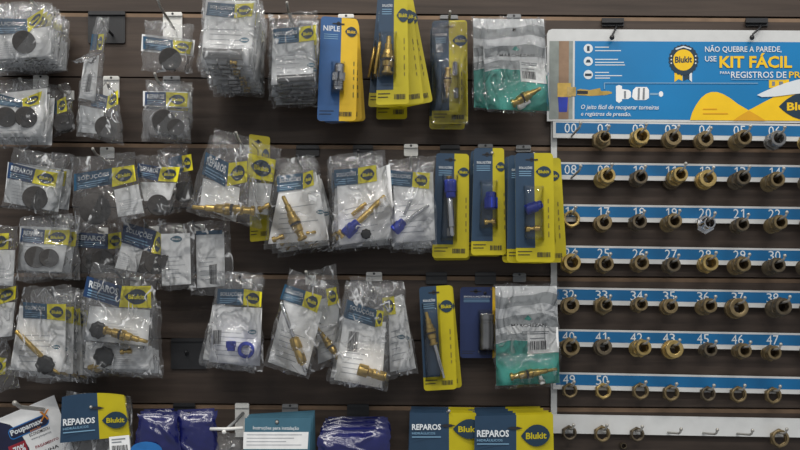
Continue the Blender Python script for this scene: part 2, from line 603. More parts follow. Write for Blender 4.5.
# ------------------------------------------------------------------ contents of the packs
def item(kind, a, b, d, parent, org, k=1.0):
    """small plumbing part lying from pixel a to pixel b; d is the depth of the sheet it lies on"""
    R = S * k

    def ax(r):
        return P(a[0], a[1], d + r * S * k + 0.0006), P(b[0], b[1], d + r * S * k + 0.0006)
    if kind == 'disc':       # rubber washer: a = centre, b = (radius, -)
        r = b[0]
        c0 = P(a[0], a[1], d + 0.0006)
        c1 = P(a[0], a[1], d + 0.0066)
        rr = r * S
        return [lathe('rubber_disc', c0, c1, [(0, rr * 0.97), (0.12, rr), (0.88, rr), (1, rr * 0.95)],
                      M['rubber'], parent, org, 28)], [(a, a, 2.2, r)]
    if kind == 'valve':      # brass valve insert
        p0, p1 = ax(5.2)
        x = lathe('valve_body', p0, p1, [(0, 1.2 * R), (0.02, 1.9 * R), (0.20, 2.0 * R), (0.22, 2.9 * R), (0.36, 3.0 * R), (0.38, 3.9 * R), (0.50, 4.3 * R),
                                          (0.52, 5.4 * R), (0.60, 5.4 * R), (0.62, 4.6 * R), (0.66, 4.0 * R), (0.68, 4.6 * R), (0.80, 4.4 * R), (0.82, 3.2 * R),
                                          (0.93, 3.2 * R), (0.94, 4.6 * R), (0.99, 4.4 * R), (1, 3.6 * R)], M['brass'], parent, org)
        y = lathe('seal_ring', p0.lerp(p1, 0.605), p0.lerp(p1, 0.655), [(0, 4.9 * R), (0.3, 5.2 * R), (0.7, 5.2 * R), (1, 4.9 * R)], M['rubber'], parent, org, 16)
        return [x, y], [(a, b, 5.4 * k)]
    if kind == 'spindle':    # chrome spindle with a brass body at the far end
        p0, p1 = ax(4.6)
        x = lathe('spindle', p0, p0.lerp(p1, 0.55), [(0, 1.2 * R), (0.03, 1.8 * R), (0.97, 1.9 * R), (1, 1.8 * R)], M['chrome'], parent, org, 12)
        y = lathe('valve_body', p0.lerp(p1, 0.5), p1, [(0, 2.4 * R), (0.04, 4.4 * R), (0.16, 4.8 * R), (0.2, 5.0 * R), (0.34, 5.0 * R), (0.36, 3.8 * R), (0.5, 4.4 * R), (0.72, 4.2 * R), (0.74, 2.8 * R), (0.8, 2.8 * R)],
                  M['brass'], parent, org)
        z = lathe('spindle_end', p0.lerp(p1, 0.9), p1, [(0, 1.8 * R), (0.9, 2.0 * R), (1, 1.4 * R)], M['chrome'], parent, org, 12)
        return [x, y, z], [(a, b, 4.8 * k)]
    if kind == 'rod':        # plain brass stem with flats
        p0, p1 = ax(2.6)
        x = lathe('stem', p0, p1, [(0, 2.0 * R), (0.05, 2.6 * R), (0.8, 2.6 * R), (0.82, 2.1 * R), (0.97, 2.1 * R), (1, 1.7 * R)], M['brass'], parent, org, 14)
        return [x], [(a, b, 3 * k)]
    if kind == 'chrome_rod':
        p0, p1 = ax(2.0)
        x = lathe('stem', p0, p1, [(0, 1.6 * R), (0.05, 2.0 * R), (0.8, 2.0 * R), (0.82, 1.5 * R), (0.97, 1.5 * R), (1, 1.2 * R)], M['chrome'], parent, org, 14)
        return [x], [(a, b, 2.4 * k)]
    if kind == 'tube':       # bright steel tube
        p0, p1 = ax(3.6)
        x = lathe('steel_tube', p0, p1, [(0, 2.8 * R), (0.01, 3.6 * R), (0.06, 3.6 * R), (0.07, 3.3 * R), (0.93, 3.3 * R), (0.94, 3.6 * R), (0.99, 3.6 * R), (1, 2.8 * R)], M['steel'], parent, org)
        return [x], [(a, b, 3.8 * k)]
    if kind == 'hexnut':
        p0, p1 = ax(3.4)
        x = lathe('hex_nut', p0, p1, [(0, 2.8 * R), (0.1, 3.4 * R), (0.9, 3.4 * R), (1, 2.8 * R)], M['steel'], parent, org, 6)
        return [x], [(a, b, 3.6 * k)]
    if kind == 'knob':       # dark fluted knob: a = centre, b = (radius, -)
        r = b[0]
        c0, c1 = P(a[0], a[1], d + 0.0006), P(a[0], a[1], d + 0.0100)
        rr = r * S
        v, f, seg = [], [], 40
        lv = [(0, 0.86), (0.1, 1.0), (0.75, 0.96), (0.95, 0.84), (1.0, 0.55)]
        for t, q in lv:
            c = c0.lerp(c1, t)
            for i in range(seg):
                an = 2 * math.pi * i / seg
                g = rr * q * (1 + 0.06 * math.cos(8 * an))
                v.append(c + Vector((g * math.cos(an), 0, g * math.sin(an))))
        for j in range(len(lv) - 1):
            for i in range(seg):
                f.append([j * seg + i, (j + 1) * seg + i, (j + 1) * seg + (i + 1) % seg, j * seg + (i + 1) % seg])
        f.append(list(range(seg)))
        f.append([(len(lv) - 1) * seg + i for i in range(seg - 1, -1, -1)])
        return [mk('knob', v, f, M['black_knob'], parent, org, smooth=True)], [(a, a, 3.6, r * 0.8)]
    if kind == 'bluenut':    # blue plastic nut around a stem
        p0, p1 = ax(5.2)
        x = lathe('blue_nut', p0, p1, [(0, 3.4 * R), (0.05, 4.2 * R), (0.3, 4.4 * R), (0.34, 5.4 * R), (0.94, 5.4 * R), (1, 4.6 * R)], M['blue_nut'], parent, org, 12)
        return [x], [(a, b, 5.6 * k)]
    if kind == 'bluering':   # a = centre, b = (radius, -)
        rr = b[0] * S
        c0, c1 = P(a[0], a[1], d + 0.0006), P(a[0], a[1], d + 0.0086)
        x = lathe('blue_ring', c0, c1, [(0, rr), (0.85, rr), (1, rr * 0.92), (1, rr * 0.62), (0.8, rr * 0.55), (0, rr * 0.55)], M['blue_nut'], parent, org, 24, closed=False)
        return [x], [(a, a, 4)]
    if kind == 'smallbrass':
        p0, p1 = ax(3.2)
        x = lathe('brass_screw', p0, p1, [(0, 1.6 * R), (0.04, 3.2 * R), (0.3, 3.2 * R), (0.32, 1.8 * R), (0.62, 1.8 * R), (0.64, 3.0 * R), (0.96, 3.0 * R), (1, 2.2 * R)], M['brass'], parent, org, 12)
        return [x], [(a, b, 3.4 * k)]
    if kind == 'brassnut':
        p0, p1 = ax(5.4)
        x = lathe('brass_nipple', p0, p1, [(0, 4.4 * R), (0.03, 5.4 * R), (0.34, 5.4 * R), (0.38, 3.6 * R), (0.5, 3.6 * R), (0.54, 4.3 * R), (0.7, 4.0 * R), (0.74, 4.3 * R), (0.96, 4.2 * R), (1, 3.4 * R)], M['brass'], parent, org)
        return [x], [(a, b, 5.6 * k)]
    if kind == 'whitecap':
        p0, p1 = ax(3.0)
        x = lathe('white_cap', p0, p1, [(0, 2.0 * R), (0.08, 3.0 * R), (0.5, 3.0 * R), (0.55, 2.0 * R), (1, 1.8 * R)], M['white_plastic'], parent, org, 14)
        return [x], [(a, b, 3.2 * k)]
    if kind == 'nipple':     # chrome hexagon nipple
        p0, p1 = ax(6.6)
        x = lathe('threaded_end', p0, p1, [(0, 4.4 * R), (0.04, 5.2 * R)] + [(0.06 + 0.88 * i / 20, (5.4 if i % 2 else 4.9) * R) for i in range(21)] + [(0.97, 5.0 * R), (1, 4.4 * R)], M['chrome'], parent, org)
        y = lathe('hex_collar', p0.lerp(p1, 0.34), p0.lerp(p1, 0.66), [(0, 6.2 * R), (0.1, 6.8 * R), (0.9, 6.8 * R), (1, 6.2 * R)], M['chrome'], parent, org, 6)
        return [x, y], [(a, b, 7 * k)]
    if kind == 'cylinder':   # grey grooved sleeve
        p0, p1 = ax(7)
        x = lathe('grey_sleeve', p0, p1, [(0, 5.6 * R), (0.02, 7 * R), (0.16, 7 * R), (0.18, 6.4 * R), (0.24, 6.4 * R), (0.26, 7 * R), (0.98, 7 * R), (1, 6.2 * R)], M['steel'], parent, org)
        return [x], [(a, b, 7.2 * k)]
    raise ValueError(kind)


def dist_seg(x, y, a, b):
    ax, ay = a
    bx, by = b
    dx, dy = bx - ax, by - ay
    l2 = dx * dx + dy * dy
    t = 0 if l2 == 0 else max(0, min(1, ((x - ax) * dx + (y - ay) * dy) / l2))
    return math.hypot(x - ax - t * dx, y - ay - t * dy)


def barcode(q, d, name, parent, org, seed=1, bg=None):
    rnd = random.Random(seed)
    s = Sheet(d)
    if bg:
        s.poly(bg[0], bg[1], -0.0003)
    u = 0.0
    while u < 0.97:
        wd = rnd.choice((0.025, 0.04, 0.07))
        s.poly(subq(q, u, 0, min(1, u + wd), 1), M['ink'])
        u += wd + rnd.choice((0.025, 0.045))
    return s.build(name, parent, org)


def pouch(name, q, d, mat, parent, org, bumps=(), seed=0, nx=22, ny=28, th=0.0035, rough=1.0, ragged=1.2, belly=0.0, back=True, fold=0.0):
    """plastic bag: front film lifted over the contents and creased, flat welded rim, back film"""
    rnd = random.Random(seed)
    creases = []
    for i in range(int(11 * rough)):
        cx, cy = rnd.random(), rnd.random()
        an = rnd.uniform(0, math.pi)
        creases.append((cx, cy, math.cos(an), math.sin(an), rnd.uniform(0.015, 0.05), rnd.uniform(0.10, 0.40), rnd.uniform(-0.0016, 0.0026) * rough))
    ph = [rnd.uniform(0, 6.3) for _ in range(8)]
    wpx = max(8, math.hypot(q[1][0] - q[0][0], q[1][1] - q[0][1]))
    hpx = max(8, math.hypot(q[3][0] - q[0][0], q[3][1] - q[0][1]))
    V, F = [], []

    def rag(t, k):
        return (math.sin(t * 9 + ph[k]) + 0.6 * math.sin(t * 21 + ph[k + 1]) + 0.4 * math.sin(t * 43 + ph[k + 2])) * ragged * 0.6
    for side in ((0, 1) if back else (0,)):
        for j in range(ny + 1):
            v = j / ny
            for i in range(nx + 1):
                u = i / nx
                x, y = bil(q, u, v)
                eu, ev = abs(2 * u - 1) ** 6, abs(2 * v - 1) ** 6
                x += eu * rag(v, 0) * (1 if u > .5 else -1)
                y += ev * rag(u, 3) * (1 if v > .5 else -1)
                rim = min(1, min(u, 1 - u) * 9) * min(1, min(v * 7, (1 - v) * 10))
                rim = rim * rim * (3 - 2 * rim)
                if side == 0:
                    h = 0.0002 + th * rim
                    if belly:
                        h += belly * rim * math.sin(math.pi * u) * max(0, math.sin(math.pi * min(1, v * 0.95 + 0.05)))
                    for (a, b, r, *fl) in bumps:
                        ds = max(0, dist_seg(x, y, a, b) - (fl[0] * 0.98 if fl else 0))
                        s = r * 2.0 + 6
                        top = (2 * r * S + 0.0022)
                        hb = top * math.exp(-(max(0, ds - 1.2 * r) / (0.8 * s)) ** 2)
                        h = max(h, hb * (0.25 + 0.75 * min(1, rim * 2)))
                    wv = 0
                    for (cx, cy, ca, sa, wd, ln, am) in creases:
                        du, dv = (u - cx), (v - cy) * hpx / wpx
                        al = du * ca + dv * sa
                        pe = -du * sa + dv * ca
                        if abs(pe) < wd * 3 and abs(al) < ln * 2:
                            wv += am * math.exp(-(pe / wd) ** 2) * math.exp(-(al / ln) ** 2)
                    h += max(-0.0007, wv) * (0.35 + 0.65 * rim) if not bumps else max(0, wv) * (0.35 + 0.65 * rim)
                else:
                    h = -0.0018 * rim - 0.0004
                if fold:
                    h += fold * math.sin(u * 5 + ph[0]) + 0.5 * fold * math.sin(v * 7 + ph[1])
                V.append(P(x, y, d + h))
    n = (nx + 1) * (ny + 1)
    for j in range(ny):
        for i in range(nx):
            a = j * (nx + 1) + i
            F.append([a, a + nx + 1, a + nx + 2, a + 1])
            if back:
                F.append([n + a, n + a + 1, n + a + nx + 2, n + a + nx + 1])
    return mk(name, V, F, mat, parent, org, smooth=True)


def header_label(parent, org, bq, yq, word, d, blue='label_blue', curl=0.0, lines=True, emb=True):
    """printed strip: blue part with the word, yellow part with the emblem"""
    base = bq or yq
    if bq:
        hl = slab('header_label', bq, d, 0.0004, M[blue], parent, org)
    else:
        hl = slab('header_label', yq, d, 0.0004, M['label_yellow'], parent, org)
    if bq and yq:
        slab('yellow_panel', yq, d, 0.0004, M['label_yellow'], hl, None if False else org)
    if bq and word:
        s = Sheet(d + 0.0004)
        s.text(word, subq(bq, 0.10, 0.16, 0.92, 0.50), M['ink_white'])
        if lines:
            for k, (a, b) in enumerate(((0.60, 0.66), (0.74, 0.79), (0.86, 0.90))):
                s.poly(subq(bq, 0.10, a, (0.82, 0.9, 0.6)[k], b), M['ink_pale_blue'])
        s.build('lettering', hl, org)
    if yq and emb:
        emblem(hl, org, subq(yq, 0.12, 0.14, 0.88, 0.86), d + 0.0005)
    return hl


def leaflet(parent, org, q, d, seed=0, code=None, logo=None, mat='paper', lines=True):
    lf = slab('leaflet', q, d, 0.0004, M[mat], parent, org)
    s = Sheet(d + 0.0003)
    rnd = random.Random(seed)
    if lines:
        for k in range(6):
            v = 0.45 + 0.08 * k
            s.poly(subq(q, 0.12, v, 0.12 + rnd.uniform(0.35, 0.75), v + 0.011), M['ink_light'])
        s.build('printed_lines', lf, org)
    if code:
        barcode(code, d + 0.0004, 'barcode', lf, org, seed)
    if logo:
        x, y, w = logo
        emblem(lf, org, rect(x - w, y - w * 0.55, x + w, y + w * 0.55), d + 0.0005, 'petrol', 'paper')
    return lf


def bag(what, q, d, hook=None, blue=None, yellow=None, word=None, leaf=None, items=(), behind=0, step=(0, 0, 0), seed=0, gap=None,
        film_mat='film', bluemat='label_blue', code=None, logo=None, name='parts_bag', leafmat='paper', rough=1.0, jitter=1.0, group=None, behind_words=None, ragged=1.2):
    """a clear plastic bag of plumbing parts hanging on a hook, and the bags behind it on the same hook"""
    hx, hy = hook or ((q[0][0] + q[1][0]) / 2, (q[0][1] + q[1][1]) / 2 + 4)
    org = P(hx, hy, d)
    root = empty(name, org, what, 'bag', group)
    bumps = []
    lm = 0
    if leaf:
        leaflet(root, org, leaf, d + 0.0006, seed, code, logo, leafmat)
        lm = 0.0008
    for it in items:
        _, b = item(it[0], it[1], it[2], d + 0.0008 + lm, root, org, it[3] if len(it) > 3 else 1.0)
        bumps += b
    if blue or yellow:
        header_label(root, org, blue, yellow, word, d + 0.0020, bluemat)
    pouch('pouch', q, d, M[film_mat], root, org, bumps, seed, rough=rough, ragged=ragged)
    mr = max([b[2] for b in bumps], default=2)
    g = gap or (2 * mr * S * 0.85 + 0.006)
    rnd = random.Random(seed + 77)
    for k in range(1, behind + 1):
        c = copy_tree(root)
        dd = d - k * g
        c.location = org + Vector(((step[0] * k + rnd.uniform(-1.2, 1.2) * jitter) * S, k * g, -(step[1] * k + rnd.uniform(-0.5, 0.8) * jitter) * S))
        c.rotation_euler.y = math.radians(step[2] * k + rnd.uniform(-2.2, 2.2) * jitter)
        c['label'] = ORD[k] + ' bag back behind ' + what
        c['group'] = 'bags behind the ' + what
    return root


def blister(what, q, d, hook=None, items=(), window=(0.12, 0.22, 0.62, 0.80), bubble=12, rear=(), split=0.5, foot=0.13, blue='card_blue', yel='card_yellow',
            word=None, seed=0, em=(0.60, 0.12, 0.98, 0.24), dark=False, cover=False, hole=0.42, group=None, gap=None, rear_words=None):
    """printed card with a clear bubble over a plumbing part"""
    hx, hy = hook or ((q[0][0] + q[1][0]) / 2, (q[0][1] + q[1][1]) / 2 + 6)
    org = P(hx, hy, d)
    root = empty('blister_pack', org, what, 'blister pack', group)
    wpx = math.hypot(q[1][0] - q[0][0], q[1][1] - q[0][1])
    hpx = math.hypot(q[3][0] - q[0][0], q[3][1] - q[0][1])
    asp = hpx / wpx
    out = [bil(q, u, v) for u, v in rounded_uv(asp, 0.10)]
    card = slab('backing_card', out, d, 0.0010, M[yel], root, org)
    s = Sheet(d + 0.0003)
    ro = rounded_uv(asp, 0.10)
    pts = [(min(u, split), min(v, 1 - foot)) for u, v in ro]
    clean = []
    for p in pts:
        if not clean or (abs(p[0] - clean[-1][0]) + abs(p[1] - clean[-1][1])) > 1e-4:
            clean.append(p)
    if abs(clean[0][0] - clean[-1][0]) + abs(clean[0][1] - clean[-1][1]) < 1e-4:
        clean.pop()
    if split > 0:
        s.poly([bil(q, u, v) for u, v in clean], M[blue])
        s.build('blue_panel', card, org)
    s = Sheet(d + 0.0006)
    if word:
        s.text(word, subq(q, 0.08, 0.085, split - 0.04, 0.135), M['ink_white'])
    else:
        s.text('SOLUÇÕES', subq(q, 0.10, 0.12, split - 0.05, 0.15), M['ink_white'])
    for v in (0.165, 0.185, 0.205):
        s.poly(subq(q, 0.10, v, split - 0.08, v + 0.006), M['ink_pale_blue'])
    s.poly(subq(q, 0.05, 0.90, 0.42, 0.907), M['ink'])
    s.poly(subq(q, 0.05, 0.93, 0.36, 0.937), M['ink'])
    for k in range(5):
        v = 0.42 + 0.075 * k
        s.poly(subq(q, split + 0.34, v, split + 0.37, v + 0.05 * (0.6 + 0.4 * ((k * 7 + seed) % 3) / 2)), M['ink_olive'])
    s.build('lettering', card, org)
    # hanging slot
    s = Sheet(d + 0.0008)
    s.poly(subq(q, hole - 0.14, 0.055, hole + 0.18, 0.068), M['ink'])
    s.ell(*bil(q, hole + 0.02, 0.060), 2.0, 2.2, M['ink'], n=12)
    s.build('hang_slot', card, org)
    barcode(subq(q, 0.55, 0.91, 0.90, 0.955), d + 0.0006, 'barcode', card, org, seed)
    emblem(card, org, subq(q, *em), d + 0.0007, 'emblem_navy', yel)
    for it in items:
        item(it[0], it[1], it[2], d + 0.0010, root, org, it[3] if len(it) > 3 else 1.0)
    # bubble
    wq = subq(q, *window)
    V, F = [], []
    n1, n2 = 12, 20
    for j in range(n2 + 1):
        for i in range(n1 + 1):
            u, v = i / n1, j / n2
            x, y = bil(wq, u, v)
            e = max(abs(2 * u - 1), abs(2 * v - 1) ** 1.8)
            t = max(0, min(1, (1 - e) / 0.28))
            h = bubble * S * (1 - (1 - t) ** 2) + 0.0009
            V.append(P(x, y, d + h))
    for j in range(n2):
        for i in range(n1):
            a = j * (n1 + 1) + i
            F.append([a, a + n1 + 1, a + n1 + 2, a + 1])
    mk('bubble', V, F, M['blister_clear'], root, org, smooth=True)
    if cover:
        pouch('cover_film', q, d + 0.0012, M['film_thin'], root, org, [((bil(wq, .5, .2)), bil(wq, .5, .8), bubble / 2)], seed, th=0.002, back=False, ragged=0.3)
    gap = gap or (bubble * S + (0.0055 if cover else 0.003))
    for k, (dx, dy, rot) in enumerate(rear):
        c = copy_tree(root)
        c.location = org + Vector((dx * S, (k + 1) * gap, -dy * S))
        c.rotation_euler.y = math.radians(rot)
        c['label'] = ORD[k + 1] + ' card back behind ' + what
        c['group'] = 'cards behind the ' + what
    return root




def peg(label, tip, dtip, plate=None, mat='white_plastic', rise=4.0, **kw):
    t = P(tip[0], tip[1], dtip)
    base = (VX + t.x / S, VY - (t.z - dtip * math.tan(math.radians(rise))) / S)
    return wall_hook(label, base, tip, dtip, plate, mat, **kw)


# ================================================================== hooks on the slats
peg('bent steel peg holding the thick stack of bags with a warped yellow label', (28, -6), 0.105)
peg('peg on a large black back plate holding the twisted sideways bag', (103, 22), 0.05, (88, 11, 125, 43), 'black_plastic', rodmat='black_plastic')
peg('long steel peg on a white plate above the bag with a small black seal', (158, 0), 0.105, (163, 12, 182, 40))
peg('steel peg inside the tall stack of bags with steel tubes', (230, -14), 0.14)
peg('steel peg rising above the bag with one bright steel tube', (287, 3), 0.105)
peg('peg on a white plate behind the blue and yellow nipple card', (337, 20), 0.05, (338, 14, 354, 24))
peg('steel peg carrying the fanned yellow blister cards', (396, -12), 0.075)
peg('steel peg on a pale plate above the single yellow card with brass valve', (450, 12), 0.05, (440, 15, 458, 22), 'grey_plastic')
peg('small black peg through the upper teal wave bag', (514, 30), 0.062, (507, 14, 521, 22), 'grey_plastic', rodmat='black_plastic')
peg('steel peg on a white plate behind the bag with two rubber discs', (20, 79), 0.07, (33, 75, 48, 92))
peg('white plate hook behind the bag sagging with one dark disc', (108, 84), 0.05, (103, 76, 119, 98))
peg('steel peg with pale tip on a clear grey plate over a rubber disc bag', (155, 74), 0.09, (163, 76, 180, 92), 'grey_plastic')
peg('steel peg hidden by the bag showing a narrow yellow label', (60, 86), 0.04)
peg('black peg through the REPAROS bag on the darkest left slat', (36, 157), 0.055, rodmat='black_plastic')
peg('steel peg with a white plate top above the big disc bag', (93, 149), 0.085, (100, 147, 114, 158))
peg('steel peg holding the crumpled REPAROS bag with white crinkles', (158, 158), 0.065)
peg('steel peg holding the slanting bag with a long brass spindle', (236, 133), 0.085)
peg('black plate hook behind the bag with upright brass valve', (297, 156), 0.06, (296, 145, 319, 156), 'black_plastic', rodmat='black_plastic')
peg('black plate hook behind the bag with a blue nut and brass stem', (358, 151), 0.06, (353, 145, 373, 156), 'black_plastic', rodmat='black_plastic')
peg('white plate hook above the bag with chrome stem and blue nut', (411, 157), 0.06, (404, 144, 418, 156))
peg('black plate hook above the card with a long grey stem', (452, 160), 0.04, (440, 145, 460, 154), 'black_plastic', rodmat='black_plastic')
peg('grey plate hook above the cards with blue tap cap and pin', (492, 153), 0.055, (478, 144, 493, 152), 'grey_plastic')
peg('grey plate hook above the fanned cards beside the white upright', (534, 154), 0.075, (516, 145, 531, 152), 'grey_plastic')
peg('black peg holding the REPAROS bag with two overlapping discs', (52, 223), 0.05, rodmat='black_plastic')
peg('steel peg holding the bag whose word label is half covered', (97, 228), 0.03)
peg('steel peg holding the bag with a tilted blue label', (146, 224), 0.05)
peg('steel peg holding the bag with bare white instruction leaflet', (176, 228), 0.04)
peg('black peg holding the bag showing the back of its leaflet', (193, 222), 0.05, rodmat='black_plastic')
peg('black peg at the top of the bag with brass stem and black knob', (50, 291), 0.08, rodmat='black_plastic')
peg('black peg at the top of the large REPAROS bag with two black knobs', (117, 272), 0.10, rodmat='black_plastic')
peg('black peg at the top of the bag with a blue plastic ring', (240, 277), 0.07, rodmat='black_plastic')
peg('steel peg at the top of the tilted bag with chrome and brass spindle', (306, 272), 0.08)
peg('white plate hook above the bag with a short brass nipple', (373, 288), 0.07, (366, 272, 382, 281))
peg('black plate hook above the yellow card with a brass mixer stem', (437, 295), 0.045, (426, 272, 447, 284), 'black_plastic', rodmat='black_plastic')
peg('black plate hook above the dark navy card', (485, 293), 0.02, (475, 272, 496, 284), 'black_plastic', rodmat='black_plastic')
peg('grey plate hook above the lower teal wave bag', (528, 298), 0.055, (513, 273, 526, 282), 'grey_plastic', rodmat='black_plastic')
peg('empty black plate on the bare slats under the back of a leaflet', (186, 352), 0.012, (171, 338, 206, 369), 'black_plastic', rodmat='black_plastic')
peg('bent steel peg passing through the white promotional card', (15, 403), 0.14, r=0.0030, rise=8.0)
peg('steel peg through the header with a yellow half and price sticker', (91, 407), 0.09)
peg('black plate hook above the two navy plastic bags', (184, 424), 0.07, (173, 403, 195, 414), 'black_plastic', rodmat='black_plastic')
peg('grey plate hook above the petrol instruction cards', (277, 422), 0.085, (282, 404, 298, 413), 'grey_plastic')
peg('black plate hook above the crumpled navy bag stack', (357, 430), 0.06, (347, 404, 369, 420), 'black_plastic', rodmat='black_plastic')
peg('steel peg in the slot of the REPAROS header with the hidden logo end', (449, 411), 0.08)
peg('steel peg in the slot of the REPAROS header next to the white rail', (516, 417), 0.08)

# ================================================================== top row
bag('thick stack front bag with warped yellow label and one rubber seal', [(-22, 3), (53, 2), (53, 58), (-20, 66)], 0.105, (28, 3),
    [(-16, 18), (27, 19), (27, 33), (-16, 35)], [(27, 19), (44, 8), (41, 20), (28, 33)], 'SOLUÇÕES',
    leaf=[(-16, 36), (51, 26), (51, 56), (-16, 60)], items=[('disc', (24, 42), (10.5, 0))], behind=6, step=(-0.3, -0.5, 0.5), seed=1, gap=0.0145, film_mat='film_sheen')
tw = bag('twisted bag hanging sideways on the black plate with a barcode leaflet', [(97, 17), (109, 18), (99, 104), (77, 100)], 0.055, (104, 20),
    [(92, 34), (99, 34), (97, 50), (90, 50)], [(98, 34), (104, 34), (102, 50), (96, 50)], None,
    leaf=[(84, 60), (99, 55), (95, 101), (79, 98)], code=[(88, 74), (93, 73), (90, 92), (84, 92)], film_mat='film_sheen', seed=2, rough=1.6)
pouch('folded_flap', [(91, 52), (97, 56), (93, 63), (71, 62)], 0.058, M['film_sheen'], tw, tw.location.copy(), [], 3)
bag('bag with a small black seal below the white hook plate', [(145, 20), (194, 25), (193, 73), (141, 71)], 0.075, (170, 24),
    [(143, 36), (173, 40), (173, 52), (143, 49)], [(173, 40), (192, 42), (190, 54), (173, 52)], 'SOLUÇÕES',
    leaf=[(142, 34), (195, 40), (193, 56), (141, 51)], items=[('disc', (170, 59), (10.5, 0))], film_mat='film_sheen', seed=4, rough=1.3)
bag('tall stack front bag with steel tube and hexagon nut', [(204, -12), (259, -8), (251, 70), (197, 67)], 0.135, (230, -8),
    [(208, 2), (235, 4), (234, 18), (206, 15)], [(235, 4), (254, 3), (252, 16), (234, 18)], 'SOLUÇÕES',
    leaf=[(206, 0), (256, 1), (250, 66), (201, 63)], items=[('tube', (203, 53), (243, 54), 1.35), ('hexnut', (217, 62), (228, 62)), ('smallbrass', (230, 62), (237, 63), 0.7)],
    behind=8, step=(-0.1, 0.9, -0.3), seed=5, gap=0.014, logo=(244, 40, 5), film_mat='film_sheen')
bag('bag with one bright steel tube beside the nipple card', [(268, 15), (318, 10), (316, 86), (268, 88)], 0.10, (289, 28),
    [(273, 29), (299, 27), (299, 42), (274, 44)], [(299, 27), (316, 25), (315, 40), (299, 42)], 'SOLUÇÕES',
    leaf=[(273, 33), (314, 30), (313, 82), (271, 85)], items=[('tube', (277, 79), (314, 77))], behind=5, step=(0, 1.8, 0.2), seed=6, gap=0.013, logo=(311, 65, 4), leafmat='paper_grey')
blister('royal blue and yellow card with a steel hexagon nipple', [(321, 16), (358, 19), (356, 121), (317, 121)], 0.075, (340, 22),
        items=[('nipple', (340, 64), (338, 90))], window=(0.32, 0.42, 0.68, 0.74), bubble=15, rear=[(0, -3, -3.2), (0, -6, -5)], split=0.56, foot=0.0,
        blue='card_royal', yel='card_gold', word='NIPLE', seed=1, em=(0.66, 0.08, 0.98, 0.18), hole=0.46)
blister('fanned front yellow card with brass valve and key', [(380, -10), (407, -10), (409, 104), (376, 105)], 0.105, (396, -6),
        items=[('valve', (389, 36), (387, 74), 1.15), ('rod', (380, 42), (375, 74), 0.6)], window=(0.02, 0.36, 0.62, 0.76), bubble=13.5, rear=[(4, -3, -6), (6, -6, -10), (-3, -8, 3), (1, 0, 1)],
        split=0.52, seed=2, em=(0.62, 0.16, 1.04, 0.28), cover=False)
blister('single yellow card with slim brass valve beside the teal wave bag', [(432, 21), (467, 20), (468, 124), (432, 124)], 0.05, (450, 24),
        items=[('valve', (447, 98), (448, 68), 0.72), ('hexnut', (455, 75), (455, 62), 0.75), ('hexnut', (456, 98), (456, 88), 0.7)], window=(0.26, 0.38, 0.78, 0.80), bubble=11, rear=[(-1, 2, 0.6)],
        split=0.48, seed=3, em=(0.58, 0.14, 1.0, 0.25), cover=True)


def teal_bag(what, q, d, hook, sticker, valve, seed, second=None, logo=None, price=None, extra=()):
    org = P(hook[0], hook[1], d)
    root = empty('wave_pattern_bag', org, what, 'bag')
    ins = subq(q, 0.02, 0.02, 0.98, 0.97)
    card = slab('insert_card', ins, d + 0.0004, 0.0004, M['wave_light'], root, org)

    def wave(v, u, ph):
        return v + 0.022 * math.sin(u * 6.0 + ph) + 0.010 * math.sin(u * 13 + ph)
    for k, (a, b, m) in enumerate(((0.09, 0.20, 'wave_grey'), (0.30, 0.40, 'wave_grey'), (0.47, 0.56, 'wave_grey'))):
        s = Sheet(d + 0.0007)
        us = [i / 16 for i in range(17)]
        s.poly([bil(ins, u, wave(a, u, k)) for u in us] + [bil(ins, u, wave(b, u, k + 0.6)) for u in reversed(us)], M[m])
        s.build('wave_stripe', card, org)
    s = Sheet(d + 0.0008)
    us = [i / 16 for i in range(17)]
    s.poly([bil(ins, u, wave(0.555, u, 2.0) + 0.03 * u) for u in us] + [bil(ins, 1, 1), bil(ins, 0, 1)], M['teal_print'])
    s.build('teal_panel', card, org)
    s = Sheet(d + 0.0010)
    s.text('MARCHEZAN', subq(q, 0.26, 0.385, 0.80, 0.415), M['ink'])
    s.poly([bil(q, u, v) for u, v in ((0.46, 0.34), (0.52, 0.30), (0.58, 0.34), (0.54, 0.355))], M['teal_print'])
    s.build('lettering', card, org)
    st = slab('price_sticker', sticker, d + 0.0016, 0.0004, M['paper'], root, org)
    barcode(subq(sticker, 0.08, 0.52, 0.62, 0.86), d + 0.0020, 'barcode', st, org, seed)
    s = Sheet(d + 0.0020)
    for v in (0.14, 0.22, 0.40):
        s.poly(subq(sticker, 0.08, v, 0.8 - v * 0.6, v + 0.035), M['ink_grey'])
    s.build('printed_lines', st, org)
    if price:
        slab('small_sticker', price, d + 0.0016, 0.0004, M['paper'], root, org)
    bumps = []
    for it in valve:
        _, b = item(it[0], it[1], it[2], d + 0.0012, root, org, it[3] if len(it) > 3 else 1)
        bumps += b
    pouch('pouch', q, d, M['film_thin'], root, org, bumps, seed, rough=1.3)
    return root


ta = teal_bag('front teal wave bag of the pair on the upper row with brass valve', [(480, 17), (545, 17), (551, 114), (486, 112)], 0.062, (514, 22),
              [(519, 59), (544, 61), (547, 84), (521, 81)], [('valve', (541, 88), (512, 104), 0.95), ('whitecap', (518, 108), (530, 101), 1.0)], 11)
tb = copy_tree(ta)
tb.location = P(505, 23, 0.040)
tb.rotation_euler.y = math.radians(3)
tb['label'] = 'rear teal wave bag of the pair peeking out behind the other'

